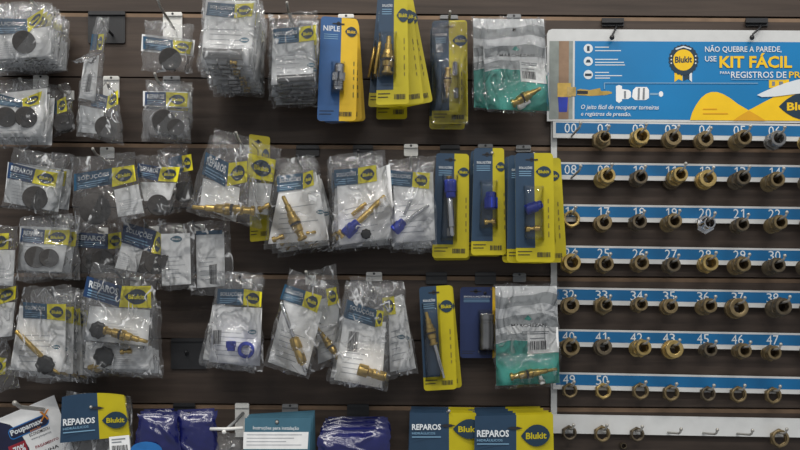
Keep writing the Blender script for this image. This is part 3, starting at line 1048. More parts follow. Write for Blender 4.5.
# ================================================================== second row at the left
bag('bag with two rubber discs under a curved yellow label', [(-24, 80), (47, 79), (46, 139), (-24, 143)], 0.075, (20, 84),
    [(-14, 90), (22, 100), (22, 108), (-14, 103)], [(22, 99), (42, 91), (39, 104), (23, 108)], 'SOLUÇÕES',
    leaf=[(-20, 96), (47, 88), (46, 136), (-20, 138)], items=[('disc', (6, 117), (9.5, 0)), ('disc', (26, 117), (10, 0))], behind=2, step=(1.5, 2, 2), seed=12, rough=1.4)
bag('narrow bag with a dark disc pressed against the two disc bag', [(48, 85), (70, 83), (76, 129), (55, 137)], 0.045, (60, 87),
    [(50, 100), (57, 101), (57, 114), (51, 113)], [(57, 101), (66, 96), (67, 111), (57, 114)], None,
    items=[('disc', (63, 124), (9, 0))], seed=13)
bag('sagging bag with one dark disc and curled navy label', [(80, 82), (117, 80), (132, 108), (122, 147)][0:2] + [(124, 146), (76, 135)], 0.05, (108, 84),
    [(92, 92), (108, 96), (106, 110), (91, 106)], [(108, 96), (118, 90), (118, 104), (106, 110)], 'SOLUÇÕES',
    leaf=[(80, 105), (104, 110), (102, 134), (78, 132)], items=[('disc', (106, 127), (10.5, 0))], film_mat='film_sheen', seed=14, bluemat='label_navy', rough=1.4, leafmat='paper_grey')
bag('rubber disc bag with level navy label on the clear grey plate', [(146, 80), (192, 82), (191, 140), (141, 138)], 0.07, (168, 84),
    [(145, 92), (166, 92), (166, 106), (145, 105)], [(166, 92), (188, 93), (187, 107), (166, 106)], 'REPAROS',
    items=[('disc', (164, 121), (11, 0)), ('disc', (176, 127), (8, 0))], film_mat='film_sheen', seed=15, bluemat='label_navy', leaf=[(143, 91), (191, 92), (191, 108), (143, 106)], behind=1, step=(0, 2, 1))

# ================================================================== third row
bag('REPAROS bag tilted clockwise with one small rubber disc', [(13, 148), (67, 157), (58, 218), (1, 206)], 0.07, (36, 157),
    [(9, 162), (36, 169), (32, 183), (7, 178)], [(36, 169), (58, 173), (55, 188), (32, 183)], 'REPAROS',
    items=[('disc', (35, 198), (11.5, 0))], seed=16, bluemat='label_navy', behind=1, step=(4, -2, -3), leaf=[(8, 162), (64, 172), (58, 212), (4, 202)], leafmat='paper_grey')
bag('wide bag with the largest rubber disc and blue word label', [(71, 158), (134, 152), (146, 216), (75, 233)], 0.09, (101, 157),
    [(74, 174), (112, 168), (112, 184), (74, 191)], [(112, 168), (134, 165), (136, 181), (112, 187)], 'SOLUÇÕES',
    items=[('disc', (95, 209), (14.5, 0))], seed=17, leaf=[(114, 190), (138, 184), (144, 213), (118, 217)], rough=1.3)
bag('crumpled REPAROS bag with white crinkles below its label', [(136, 156), (178, 153), (174, 214), (140, 216)], 0.078, (157, 158),
    [(138, 163), (161, 167), (158, 181), (137, 177)], [(161, 167), (180, 167), (177, 182), (158, 181)], 'REPAROS',
    items=[('disc', (158, 205), (10, 0))], seed=18, bluemat='label_navy', leaf=[(140, 182), (176, 183), (170, 200), (144, 201)], rough=2.2)
bag('bag half hidden behind the crumpled REPAROS bag with dark seals', [(158, 150), (186, 142), (196, 208), (168, 214)], 0.055, (172, 150),
    [(168, 158), (182, 155), (184, 171), (170, 173)], [(181, 156), (191, 154), (193, 170), (183, 172)], None, items=[('disc', (184, 192), (10, 0))], seed=19)
bag('slanting REPAROS bag with a long brass spindle lying across it', [(210, 134), (252, 150), (262, 229), (186, 212)], 0.088, (234, 142),
    [(206, 152), (229, 163), (225, 187), (202, 174)], [(229, 163), (247, 161), (247, 182), (227, 186)], 'REPAROS',
    items=[('valve', (192, 207), (255, 211), 1.05)], seed=20, leaf=[(203, 178), (240, 188), (236, 222), (200, 206)], leafmat='paper_grey')
bag('bag with a large yellow logo label behind the slanting REPAROS bag', [(214, 127), (282, 149), (272, 222), (205, 205)], 0.064, (238, 136),
    None, [(248, 153), (276, 160), (273, 182), (247, 177)], None, items=[('smallbrass', (258, 210), (270, 205))], seed=21, leaf=[(250, 182), (272, 184), (268, 215), (248, 212)], leafmat='paper_grey')
blister('yellow card peeking out behind the slanting bags', [(249, 134), (270, 137), (269, 240), (250, 242)], 0.035, (258, 138), split=0.0001, foot=0.0, seed=4, bubble=8, items=[('hexnut', (258, 180), (258, 200))])
bag('bag with an upright brass valve and loose brass screw', [(277, 159), (314, 155), (330, 246), (263, 249)], 0.07, (297, 160),
    [(277, 176), (303, 173), (303, 189), (277, 192)], [(303, 173), (313, 170), (314, 185), (303, 189)], 'SOLUÇÕES',
    items=[('valve', (283, 196), (303, 240), 1.05), ('smallbrass', (272, 240), (284, 236), 0.9), ('smallbrass', (306, 233), (316, 232), 0.5)], seed=22,
    leaf=[(281, 181), (316, 172), (329, 240), (268, 244)], behind=2, step=(1.5, 1.5, -2), logo=(320, 212, 4))
bag('bag with a blue nut, thick brass stem and black cap', [(329, 156), (384, 150), (397, 241), (334, 249)], 0.07, (358, 155),
    [(334, 170), (358, 168), (358, 184), (334, 186)], [(358, 168), (376, 165), (377, 181), (358, 184)], 'SOLUÇÕES',
    items=[('rod', (354, 226), (385, 196), 1.1), ('bluenut', (358, 222), (345, 235), 1.1), ('smallbrass', (344, 237), (338, 231), 1.0), ('knob', (366, 234), (5, 0)), ('rod', (352, 215), (366, 203), 0.8)],
    seed=23, leaf=[(337, 184), (390, 164), (395, 238), (339, 245)], behind=2, step=(-1.5, 1.0, 1.0))
bag('bag with a slim chrome stem and dark blue nut', [(389, 160), (434, 155), (437, 246), (392, 247)], 0.065, (411, 161),
    [(389, 170), (413, 172), (412, 187), (388, 185)], [(413, 172), (430, 173), (429, 189), (412, 187)], 'SOLUÇÕES',
    items=[('chrome_rod', (402, 224), (429, 205), 1.0), ('bluenut', (404, 221), (394, 231), 1.0), ('chrome_rod', (404, 215), (413, 196), 0.8)], seed=24,
    leaf=[(393, 176), (433, 172), (435, 240), (395, 243)], behind=2, step=(0, 2, 0.6), code=None)
blister('yellow card with a long grey stem and blue collar', [(436, 153), (469, 154), (469, 258), (432, 258)], 0.045, (452, 160),
        items=[('chrome_rod', (449, 190), (452, 236), 1.9), ('bluenut', (451, 198), (450, 180), 1.15), ('smallbrass', (449, 176), (449, 183), 0.8), ('hexnut', (449, 236), (449, 228), 0.7)],
        window=(0.22, 0.20, 0.68, 0.84), bubble=13, rear=[(1, 1, -0.6)], split=0.56, seed=5, em=(0.66, 0.13, 1.0, 0.22))
blister('front card with a blue tap cap and brass pin', [(474, 148), (504, 148), (506, 255), (471, 255)], 0.055, (490, 154),
        items=[('bluenut', (491, 192), (491, 209), 1.2), ('smallbrass', (484, 222), (496, 221), 0.9)], window=(0.22, 0.30, 0.78, 0.76), bubble=13, rear=[(-2, 0, 1.0)], split=0.62, seed=6,
        em=(0.72, 0.13, 1.02, 0.22))
blister('fanned front card with blue handle beside white upright', [(515, 153), (553, 153), (555, 262), (516, 262)], 0.09, (534, 158),
        items=[('bluenut', (542, 204), (526, 210), 0.95), ('smallbrass', (525, 229), (540, 228), 0.9)], window=(0.22, 0.30, 0.74, 0.80), bubble=11, rear=[(-5, 0, 1.2), (-7, -1, 1.8), (14, -2, -2.4)], split=0.50, seed=7,
        em=(0.54, 0.12, 0.94, 0.22))

# ================================================================== fourth row at the left
bag('bag cut by the photo edge with pale leaflet above the lower one', [(-40, 222), (18, 226), (14, 290), (-42, 286)], 0.07, (-8, 228),
    [(-34, 232), (-8, 234), (-8, 248), (-34, 246)], [(-8, 234), (9, 233), (8, 249), (-8, 250)], 'REPAROS', leaf=[(-36, 250), (15, 250), (13, 286), (-36, 284)], seed=25)
bag('REPAROS bag with two overlapping dark discs and square label', [(21, 217), (72, 214), (72, 278), (15, 281)], 0.06, (50, 222),
    [(22, 228), (45, 230), (44, 244), (20, 242)], [(45, 230), (70, 230), (68, 245), (44, 244)], 'REPAROS',
    items=[('disc', (36, 257), (10.5, 0)), ('disc', (49, 258), (9, 0))], film_mat='film_sheen', seed=26, bluemat='label_navy', leaf=[(20, 226), (70, 228), (62, 272), (18, 270)], leafmat='paper_grey', behind=1, step=(3, 1, -2))
bag('REPAROS bag with half covered logo below the largest disc bag', [(72, 222), (122, 224), (122, 282), (78, 280)], 0.035, (97, 226),
    [(73, 232), (108, 234), (108, 249), (73, 247)], [(108, 234), (121, 232), (122, 248), (108, 249)], 'REPAROS', items=[('disc', (103, 261), (11, 0)), ('disc', (90, 262), (7, 0))],
    seed=27, bluemat='label_navy')
bag('bag with a tilted blue label and pale leaflet behind the slats', [(118, 216), (166, 220), (170, 284), (114, 276)], 0.055, (143, 222),
    [(124, 222), (157, 231), (150, 252), (121, 242)], [(157, 231), (163, 236), (160, 257), (151, 252)], 'SOLUÇÕES', items=[('disc', (155, 264), (10, 0)), ('disc', (165, 262), (7, 0))],
    seed=28, bluemat='label_navy', leaf=[(122, 242), (143, 249), (137, 272), (115, 268)])
bag('bag with a bare white leaflet topped by a small blue logo', [(156, 224), (194, 222), (195, 290), (158, 290)], 0.062, (176, 226),
    leaf=[(161, 234), (190, 233), (191, 284), (162, 286)], seed=29, logo=(176, 239, 6))
bag('bag showing the printed back and barcode of its leaflet', [(188, 222), (230, 220), (234, 294), (190, 296)], 0.050, (208, 226),
    [(196, 231), (222, 230), (222, 234), (196, 235)], None, None, leaf=[(196, 234), (224, 232), (225, 286), (197, 288)], code=[(209, 265), (217, 264), (217, 284), (210, 284)], seed=30, leafmat='paper')

# ================================================================== fifth row
bag('bag cut by the photo edge with yellow label on the lower slats', [(-40, 284), (18, 284), (14, 340), (-40, 346)], 0.06, (-8, 288),
    [(-38, 292), (-4, 290), (-4, 306), (-38, 306)], [(-4, 290), (16, 286), (15, 299), (-4, 306)], 'SOLUÇÕES', leaf=[(-36, 306), (15, 302), (12, 336), (-36, 340)], seed=31)
bag('dark bag cut by the photo edge above the promotional card', [(-46, 340), (6, 336), (20, 388), (-30, 398)], 0.05, (-16, 342),
    None, [(-18, 356), (6, 358), (5, 374), (-18, 378)], None, seed=32)
bag('bag with a bare brass stem and a black knob', [(23, 287), (72, 285), (69, 379), (8, 375)], 0.085, (50, 291),
    [(23, 302), (47, 304), (47, 319), (23, 318)], [(47, 304), (66, 304), (65, 321), (47, 319)], 'SOLUÇÕES',
    items=[('rod', (42, 357), (16, 331), 1.0), ('knob', (45, 365), (9, 0)), ('rod', (52, 369), (60, 374), 0.6)], seed=33, leaf=[(20, 306), (66, 306), (65, 372), (10, 370)], behind=3, step=(3.5, 2.2, -1.2), logo=(56, 347, 4))
bag('large REPAROS bag with a brass valve and two black knobs', [(92, 262), (157, 276), (150, 350), (80, 344)], 0.105, (117, 272),
    [(87, 276), (122, 286), (119, 307), (83, 296)], [(122, 286), (151, 286), (151, 308), (119, 307)], 'REPAROS',
    items=[('valve', (148, 342), (104, 330), 0.95), ('knob', (98, 330), (8, 0))], seed=34, leaf=[(90, 306), (150, 310), (148, 346), (84, 340)], leafmat='paper_grey', bluemat='label_navy')
bag('lower REPAROS bag with a knob and gold screw', [(84, 288), (154, 296), (157, 375), (80, 373)], 0.085, (118, 286),
    items=[('knob', (104, 357), (10, 0)), ('smallbrass', (110, 362), (88, 368), 0.8), ('smallbrass', (120, 352), (132, 351), 0.8)], seed=35, leaf=[(86, 342), (152, 346), (154, 370), (84, 368)], behind=2, step=(0.5, 1.5, -0.5))
bag('bag with a blue plastic ring at the foot of its leaflet', [(218, 271), (262, 273), (263, 372), (205, 368)], 0.07, (240, 277),
    [(218, 289), (244, 289), (243, 305), (217, 304)], [(244, 289), (262, 292), (261, 307), (243, 305)], 'SOLUÇÕES',
    items=[('bluering', (246, 350), (8, 0)), ('bluenut', (231, 351), (231, 341), 0.9)], seed=36, leaf=[(214, 306), (262, 308), (260, 366), (209, 362)], behind=2, step=(0, 0, 4), logo=(252, 332, 4.5),
    code=[(213, 330), (222, 330), (221, 344), (213, 344)])
bag('tilted bag with a chrome spindle in a brass body', [(290, 268), (334, 285), (309, 380), (263, 366)], 0.082, (306, 274),
    [(285, 284), (306, 291), (302, 306), (280, 299)], [(306, 291), (322, 296), (317, 313), (302, 306)], 'SOLUÇÕES',
    items=[('spindle', (281, 302), (306, 372), 1.05)], seed=37, leaf=[(284, 300), (322, 312), (306, 376), (268, 362)], logo=None, leafmat='paper')
bag('bag behind the tilted spindle bag with its own brass valve', [(306, 272), (337, 264), (345, 362), (308, 374)], 0.058, (318, 274),
    None, [(326, 289), (336, 287), (339, 303), (328, 306)], None, items=[('valve', (316, 326), (339, 358), 0.8)], seed=38, leaf=[(316, 300), (338, 296), (343, 354), (318, 364)], leafmat='paper_grey')
bag('bag with a short brass nipple at the foot of its leaflet', [(346, 281), (392, 288), (387, 391), (330, 384)], 0.08, (372, 288),
    [(348, 300), (377, 310), (375, 327), (345, 318)], [(377, 310), (384, 311), (382, 326), (375, 327)], 'SOLUÇÕES',
    items=[('brassnut', (358, 369), (386, 377), 1.1)], seed=39, leaf=[(344, 318), (386, 322), (382, 388), (334, 380)], code=[(349, 331), (359, 332), (357, 352), (347, 351)], behind=1, step=(-2, -1, 1))
bag('printed leaflet bag fanned out past the brass nipple bag', [(350, 276), (402, 282), (412, 372), (372, 380)], 0.055, (374, 286),
    None, [(382, 298), (394, 296), (396, 314), (384, 316)], None, seed=40, leaf=[(388, 300), (402, 294), (410, 368), (390, 372)], logo=(401, 337, 4), behind=1, step=(2, 3, -3))
blister('lower yellow card with a brass mixer stem', [(419, 287), (452, 285), (457, 389), (424, 391)], 0.05, (437, 294),
        items=[('valve', (426, 312), (434, 345), 0.9), ('chrome_rod', (434, 342), (444, 378), 1.0)], window=(0.06, 0.16, 0.60, 0.90), bubble=13, rear=[(2, 0, -2.5)], split=0.52, seed=8, em=(0.56, 0.14, 1.0, 0.26))
blister('dark navy card with a grey grooved sleeve behind the teal bag', [(460, 287), (496, 287), (496, 358), (460, 358)], 0.02, (483, 292),
        items=[('cylinder', (487, 314), (487, 350), 1.0)], window=(0.50, 0.32, 1.0, 0.92), bubble=17, split=0.90, foot=0.0, seed=9, blue='card_navy', yel='card_gold', em=(0.84, 0.02, 0.90, 0.04))
teal_bag('lower teal wave bag with brass valve and white sticker', [(494, 284), (558, 284), (561, 386), (495, 389)], 0.058, (527, 298),
         [(527, 328), (558, 327), (559, 352), (528, 354)], [('valve', (557, 369), (510, 377), 0.85), ('whitecap', (543, 384), (540, 376), 1.0)], 41, price=[(506, 327), (520, 325), (522, 333), (507, 335)])

# ================================================================== bottom row
# white promotional card, tilted
q = [(-14, 424), (54, 395), (78, 462), (10, 491)]
d0 = 0.03
org = P(28, 412, d0)
root = empty('promo_card', org, 'tilted white promotional card with orange and blue savings print', 'card')
cardo = slab('card_sheet', q, d0, 0.0009, M['paper'], root, org)
s = Sheet(d0 + 0.0003)
s.poly([bil(q, u, v) for u, v in ((0, 0.02), (0.14, 0.02), (0.30, 0.14), (0.40, 0.32), (0.44, 0.55), (0.40, 0.8), (0.2, 1), (0, 1))], M['poupa_navy'])
s.build('navy_swoosh', cardo, org)
s = Sheet(d0 + 0.0006)
lq = [(7, 430), (47, 413), (50, 424), (11, 441)]
s.poly([bil(lq, u, v) for u, v in rounded_uv(0.28, 0.10)], M['poupa_blue'])
s.poly([bil(lq, 0.02 + 0.96 * u, 0.10 + 0.8 * v) for u, v in rounded_uv(0.28, 0.10)], M['poupa_navy'], 0.0002)
s.build('logo_badge', cardo, org)
s = Sheet(d0 + 0.0006)
s.text('Poupamax', subq(lq, 0.05, 0.16, 0.84, 0.78), M['ink_white'], 0.0004)
s.build('lettering', cardo, org)
s = Sheet(d0 + 0.0006)
s.text('com.br', subq(lq, 0.50, 0.76, 0.78, 0.98), M['ink_orange'], 0.0005)
s.build('lettering', cardo, org)
s = Sheet(d0 + 0.0006)
s.text('X', [(39, 412), (49, 409), (49, 419), (40, 422)], M['ink_orange'], 0.0005)
s.build('orange_cross', cardo, org)
s = Sheet(d0 + 0.0006)
rq = [(8, 447), (25, 440), (29, 452), (12, 459)]
s.poly(rq, M['ink_red'])
s.text('70%', subq(rq, 0.22, 0.2, 0.9, 0.8), M['ink_white'], 0.0003)
s.build('discount_box', cardo, org)
s = Sheet(d0 + 0.0006)
s.text('ECONOMIZOU', [(29, 434), (49, 426), (50, 429), (30, 437)], M['ink'])
s.text('www.poupamax', [(31, 439), (51, 431), (52, 433), (32, 441)], M['ink_grey'])
s.text('PAGAMENTO', [(35, 446), (58, 437), (59, 439), (36, 449)], M['ink_red'])
s.text('LINHA', [(40, 452), (58, 444), (59, 447), (41, 455)], M['ink'])
s.build('small_print', cardo, org)


def header_bag(what, q, d, hook, split, seed, rear=(), emq=None, wordq=None, curve=0.0, film_h=70, sticker=None, extra_line=True, gap=0.0205, film_q=None):
    """folded header card stapled over a clear bag"""
    org = P(hook[0], hook[1], d)
    root = empty('header_card_bag', org, what, 'bag')
    # gently bowed card: columns of a grid
    V, F, mi = [], [], []
    us = [0, .08, .16, .24, .32, .4, split, split + 1e-4] + [split + (1 - split) * k / 6 for k in range(1, 7)]
    n = len(us)
    for th in (0.0008, 0.0):
        for v in (0, 1):
            for u in us:
                x, y = bil(q, u, v)
                y -= curve * (1 - (2 * u - 1) ** 2) * (1 - v)
                V.append(P(x, y, d + th + 0.004 * (1 - (2 * u - 1) ** 2)))
    for i in range(n - 1):
        F.append([i, n + i, n + i + 1, i + 1]); mi.append(0 if us[i + 1] <= split + 2e-4 else 1)
        F.append([2 * n + i, 2 * n + i + 1, 3 * n + i + 1, 3 * n + i]); mi.append(0 if us[i + 1] <= split + 2e-4 else 1)
    card = mk('header_card', V, F, [M['card_blue'], M['card_yellow']], root, org)
    for p, k in zip(card.data.polygons, mi):
        p.material_index = k
    s = Sheet(d + 0.0056)
    s.text('REPAROS', wordq, M['ink_white'])
    x0, y0 = wordq[3]
    x1, y1 = wordq[2]
    s.text('HIDRÁULICOS', [(x0, y0 + 1.5), (x0 + (x1 - x0) * 0.8, y1 + 1.5), (x0 + (x1 - x0) * 0.8, y1 + 4.5), (x0, y0 + 4.5)], M['ink_pale_blue'])
    if extra_line:
        s.poly([(x0, y0 + 6.5), (x1, y1 + 6.5), (x1, y1 + 7.5), (x0, y0 + 7.5)], M['ink_pale_blue'])
    s.build('lettering', card, org)
    emblem(card, org, emq, d + 0.0058, 'emblem_navy', 'card_yellow')
    s = Sheet(d + 0.0060)
    hx, hy = bil(q, split - 0.02, 0.28)
    s.poly([(hx - 8, hy), (hx - 3, hy - 1.4), (hx + 3, hy - 1.4), (hx + 8, hy), (hx + 3, hy + 1.4), (hx - 3, hy + 1.4)], M['ink'])
    s.build('hang_slot', card, org)
    bq = film_q or [q[3], q[2], (q[2][0] + 3, q[2][1] + film_h), (q[3][0] - 3, q[3][1] + film_h)]
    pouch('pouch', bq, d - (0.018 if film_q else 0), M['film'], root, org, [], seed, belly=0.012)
    if sticker:
        st = slab('price_sticker', sticker, d + 0.0068, 0.0004, M['paper'], root, org)
        barcode(subq(sticker, 0.12, 0.45, 0.88, 0.95), d + 0.0072, 'barcode', st, org, seed)
        s = Sheet(d + 0.0072)
        s.poly(subq(sticker, 0.12, 0.12, 0.8, 0.18), M['ink_grey'])
        s.poly(subq(sticker, 0.12, 0.26, 0.6, 0.32), M['ink_grey'])
        s.build('printed_lines', st, org)
    for k, (dx, dy, rot) in enumerate(rear):
        c = copy_tree(root)
        c.location = org + Vector((dx * S, (k + 1) * gap, -dy * S))
        c.rotation_euler.y = math.radians(rot)
        c['label'] = ORD[k + 1] + ' header bag back behind ' + what
        c['group'] = 'bags behind the ' + what
    return root


header_bag('curved REPAROS header bag with a white price sticker', [(62, 397), (124, 395), (130, 436), (60, 443)], 0.085, (93, 406), 0.565, 51,
           rear=[(-6, 2, 0.8)], gap=0.042, film_q=[(66, 391), (131, 396), (134, 510), (58, 510)], emq=[(102, 412), (127, 411), (128, 428), (102, 429)], wordq=[(63, 419), (95, 417), (95, 423), (63, 426)], curve=3.0,
           sticker=[(109, 437), (129, 435), (131, 456), (110, 457)])
header_bag('REPAROS header bag with its logo end hidden by the next', [(410, 413), (476, 413), (477, 458), (409, 458)], 0.075, (448, 412), 0.59, 52,
           rear=[(0, 0, 0.8), (1, -1, 1.4), (2, -3, 1.0)], emq=[(453, 419), (484, 419), (484, 439), (453, 439)], wordq=[(412, 424), (441, 424), (441, 430), (412, 430)])
header_bag('REPAROS header bag with full logo next to the white rail', [(475, 416), (553, 414), (554, 462), (474, 462)], 0.085, (515, 416), 0.53, 53,
           rear=[(1, -1, 0.4), (0, -2, 0.8), (-3, -3, 0.4), (-4, -4, 0.6)], emq=[(521, 425), (550, 424), (550, 446), (521, 447)], wordq=[(477, 430), (509, 430), (509, 437), (477, 437)])


def navy_bag(what, q, d, hook, seed, group=None, extra=False):
    org = P(hook[0], hook[1], d)
    root = empty('navy_plastic_bag', org, what, 'bag', group)
    pouch('pouch', q, d, M['navy_film'], root, org, [], seed, rough=2.2, belly=0.010, ragged=1.8)
    s = Sheet(d + 0.0002)
    s.poly(subq(q, 0.06, -0.03, 0.94, 0.01), M['navy_film'])
    s.build('sealed_edge', root, org)
    if extra:
        c = slab('blue_badge', [(x0, y0) for x0, y0 in [(bil(q, 0.25, 0.52)[0] + 16 * math.cos(t), bil(q, 0.25, 0.56)[1] + 9 * math.sin(t)) for t in [2 * math.pi * i / 20 for i in range(20)]]], d + 0.0165, 0.0005, M['poupa_blue'], root, org)
    return root


navy_bag('left navy plastic bag of the two under the short black plate', [(138, 413), (178, 414), (182, 480), (132, 480)], 0.085, (158, 414), 61, extra=True)
navy_bag('right navy plastic bag of the two under the short black plate', [(175, 412), (217, 410), (218, 478), (176, 480)], 0.075, (196, 412), 62)
navy_bag('navy plastic bag showing behind the left of the two navy bags', [(142, 411), (176, 410), (180, 470), (140, 470)], 0.055, (160, 411), 63)
nb = navy_bag('front crumpled navy bag of the stack beside the petrol cards', [(319, 432), (386, 430), (390, 480), (316, 480)], 0.085, (354, 432), 64)
for k, (dx, dy, rot) in enumerate([(3, -6, 1), (2, -10, -1), (4, -13, 1.4)]):
    c = copy_tree(nb)
    c.location = P(354 + dx, 432 + dy, 0.085 - 0.019 * (k + 1))
    c.rotation_euler.y = math.radians(rot)
    c['label'] = ORD[k + 1] + ' navy bag back in the crumpled stack beside the petrol cards'
    c['group'] = 'navy bags beside the petrol cards'

# instruction cards
q = [(245, 418), (311, 418), (309, 470), (243, 470)]
d0 = 0.085
org = P(278, 422, d0)
root = empty('instruction_card', org, 'front petrol blue instruction card with white text panel', 'card')
cardo = slab('card_sheet', q, d0, 0.0009, M['petrol'], root, org)
s = Sheet(d0 + 0.0003)
wp = [(243.6, 432), (308.6, 432), (307.6, 449), (243, 449)]
s.poly(wp, M['paper'])
for k in range(4):
    s.poly(subq(wp, 0.05, 0.14 + 0.2 * k, 0.9 - 0.12 * (k % 3), 0.18 + 0.2 * k), M['ink_light'], 0.0003)
s.build('text_panel', cardo, org)
s = Sheet(d0 + 0.0005)
s.text('Instruções para instalação', [(253, 426), (299, 426.5), (299, 431), (253, 430.5)], M['ink_white'])
s.build('lettering', cardo, org)
s = Sheet(d0 + 0.0004)
s.ell(277, 422, 2.0, 2.4, M['ink'], n=12)
s.build('hang_hole', cardo, org)
for k, (dx, dy, rot) in enumerate([(2, -2, -0.8), (3, -4, -1.5), (4, -5, -2.4), (5, -6, -3.2)]):
    c = copy_tree(root)
    c.location = P(278 + dx, 422 + dy, d0 - 0.010 * (k + 1))
    c.rotation_euler.y = math.radians(rot)
    c['label'] = ORD[k + 1] + ' petrol card back behind the front instruction card'
    c['group'] = 'petrol cards behind the front one'

# white scanning-bar hook with a clear bag of small bits
root = empty('scan_hook', P(242, 405, 0), 'white plastic hook with a cross bar beside the petrol cards', 'hook')
org = root.location
slab('back_plate', [(235, 404), (236, 403), (248, 403), (249, 404), (249, 437), (235, 437)], 0.004, 0.0035, M['white_plastic'], root, org)
slab('plate_lip', rect(235, 404, 249, 408), 0.0075, 0.0035, M['white_plastic'], root, org)
sweep('arm', [P(243, 413, 0.004), P(236, 421, 0.04), P(228, 428, 0.08)], 0.0024, M['grey_plastic'], root, org)
sweep('cross_bar', [P(210, 429, 0.082), P(226, 429, 0.083), P(243, 428, 0.082)], 0.0024, M['white_plastic'], root, org)
ball('rod_tip', P(224, 432, 0.084), 0.0032, M['white_plastic'], root, org)
bag('clear bag of small bits under the white cross bar', [(212, 433), (243, 432), (246, 480), (200, 480)], 0.07, (226, 433), items=[('smallbrass', (214, 462), (224, 458)), ('hexnut', (228, 456), (234, 452))], seed=71, rough=2.6, film_mat='film_sheen', leafmat='paper_grey')

# ================================================================== numbered fitting display
DB = 0.012
root = empty('fitting_display', P(552, 420, 0), 'white and blue display rack with numbered hooks and a printed header', 'display rack')
org = root.location
XR = 872
out = [(547, 34), (548.5, 30.5), (552, 29), (XR - 5, 31), (XR - 1, 33), (XR, 37), (XR, 123.5), (547, 121)]
panel = slab('header_panel', out, DB, 0.004, M['white_board'], root, org)


def sheet_part(name, fn, lift, parent=panel):
    s = Sheet(DB + lift)
    fn(s)
    return s.build(name, parent, org)


sheet_part('blue_print', lambda s: s.poly([(575, 41), (XR - 3, 42.5), (XR - 3, 121), (574.5, 119)], M['sign_blue']), 0.0003)


def photo_print(s):
    s.poly([(549.5, 41), (573, 41), (572.5, 119), (549, 119)], M['tile_print'])
    s.poly([(559, 41), (569, 41), (568.5, 119), (558.5, 119)], M['pipe_print'], 0.0002)
    s.poly([(557.5, 83), (571, 83), (571, 97), (557.5, 97)], M['brass'], 0.0004)
    s.poly([(567, 87), (576, 87), (576, 96), (567, 96)], M['brass_fitting'], 0.0006)
    s.poly([(558, 97), (568, 97), (567, 112), (559, 112)], M['blue_nut'], 0.0004)


sheet_part('photo_print', photo_print, 0.0003)


def valve_print(s):
    s.poly([(577, 90), (580, 89), (590, 90), (595, 89), (600, 88), (601, 91), (608, 91), (612, 92), (612, 93.5), (606, 95), (590, 96), (577, 95)], M['brass'])
    s.poly([(577, 90.5), (588, 91), (588, 94), (577, 94)], M['ink'], 0.0002)
    s.poly([(616, 86), (619, 85), (622, 86), (622, 89), (629, 90), (631, 92), (631, 97), (628, 99), (622, 99), (622, 101), (619, 103), (616, 101)], M['wave_light'])
    s.poly([(633, 90), (636, 87), (647, 87), (649, 90), (649, 98), (646, 100), (635, 100), (632, 97)], M['wave_light'])
    s.poly([(638, 88), (640, 88), (639.5, 99.5), (637.5, 99.5)], M['ink_grey'], 0.0002)
    s.poly([(643, 88), (645, 88), (644.5, 99.5), (642.5, 99.5)], M['ink_grey'], 0.0002)
    s.poly([(624, 91), (626, 91), (626, 98.5), (624, 98.5)], M['ink_grey'], 0.0002)
    s.poly([(650, 93), (658, 93), (658, 95), (650, 95)], M['ink_pale_blue'])
    s.ell(661, 94, 2.3, 2.8, M['wave_light'], n=12)


sheet_part('valve_drawing', valve_print, 0.0006)


def icons(s):
    for i, y in enumerate((48.5, 61.3, 74.6)):
        s.ell(588.3, y, 4.6, 4.6, M['ink_white'], n=20)
        s.poly([[(587, 46), (589.6, 46), (589.6, 51), (587, 51)], [(585.6, 62.5), (587, 59.6), (589.6, 59.6), (591, 62.5)], [(585, 73.5), (591.6, 73.5), (591.6, 76), (585, 76)]][i], M['emblem_navy'], 0.0002)
        for j, (dy, ln) in enumerate((((-1.8, 14), (1.7, 26)), ((-2.4, 23), (0.6, 29), (3.2, 30)), ((-2.6, 14), (0.6, 27), (3.0, 15)))[i]):
            s.poly([(595, y + dy), (595 + ln, y + dy), (595 + ln, y + dy + 0.9), (595, y + dy + 0.9)], M['ink_white'])


sheet_part('bullet_icons', icons, 0.0006)


def hills(s):
    L = [(690, 120.2), (692, 113), (696, 105), (701, 98), (706, 94), (711, 92), (717, 92), (723, 94), (730, 98), (738, 104), (749, 110.5), (742, 120.6)]
    R = [(728, 120.4), (742, 113), (752, 108.5), (764, 102), (776, 96), (786, 91), (800, 89), (820, 88), (XR - 3, 92), (XR - 3, 121.2)]
    s.poly(L, M['sign_yellow'])
    s.poly(R, M['sign_yellow'], 0.0002)
    s.poly([(733, 120.5), (741, 115), (749, 110.5), (757, 115), (766, 120.8)], M['sign_orange'], 0.0004)
    for k, (y, ln) in enumerate(((108.5, 14), (113, 25))):
        s.poly([(703, y), (703 + ln, y), (703 + ln, y + 1), (703, y + 1)], M['sign_orange'], 0.0006)


sheet_part('yellow_hill_print', hills, 0.0006)
emblem(panel, org, [(779, 93), (826, 92), (826, 119), (779, 120)], DB + 0.0012, 'emblem_navy', 'sign_yellow')


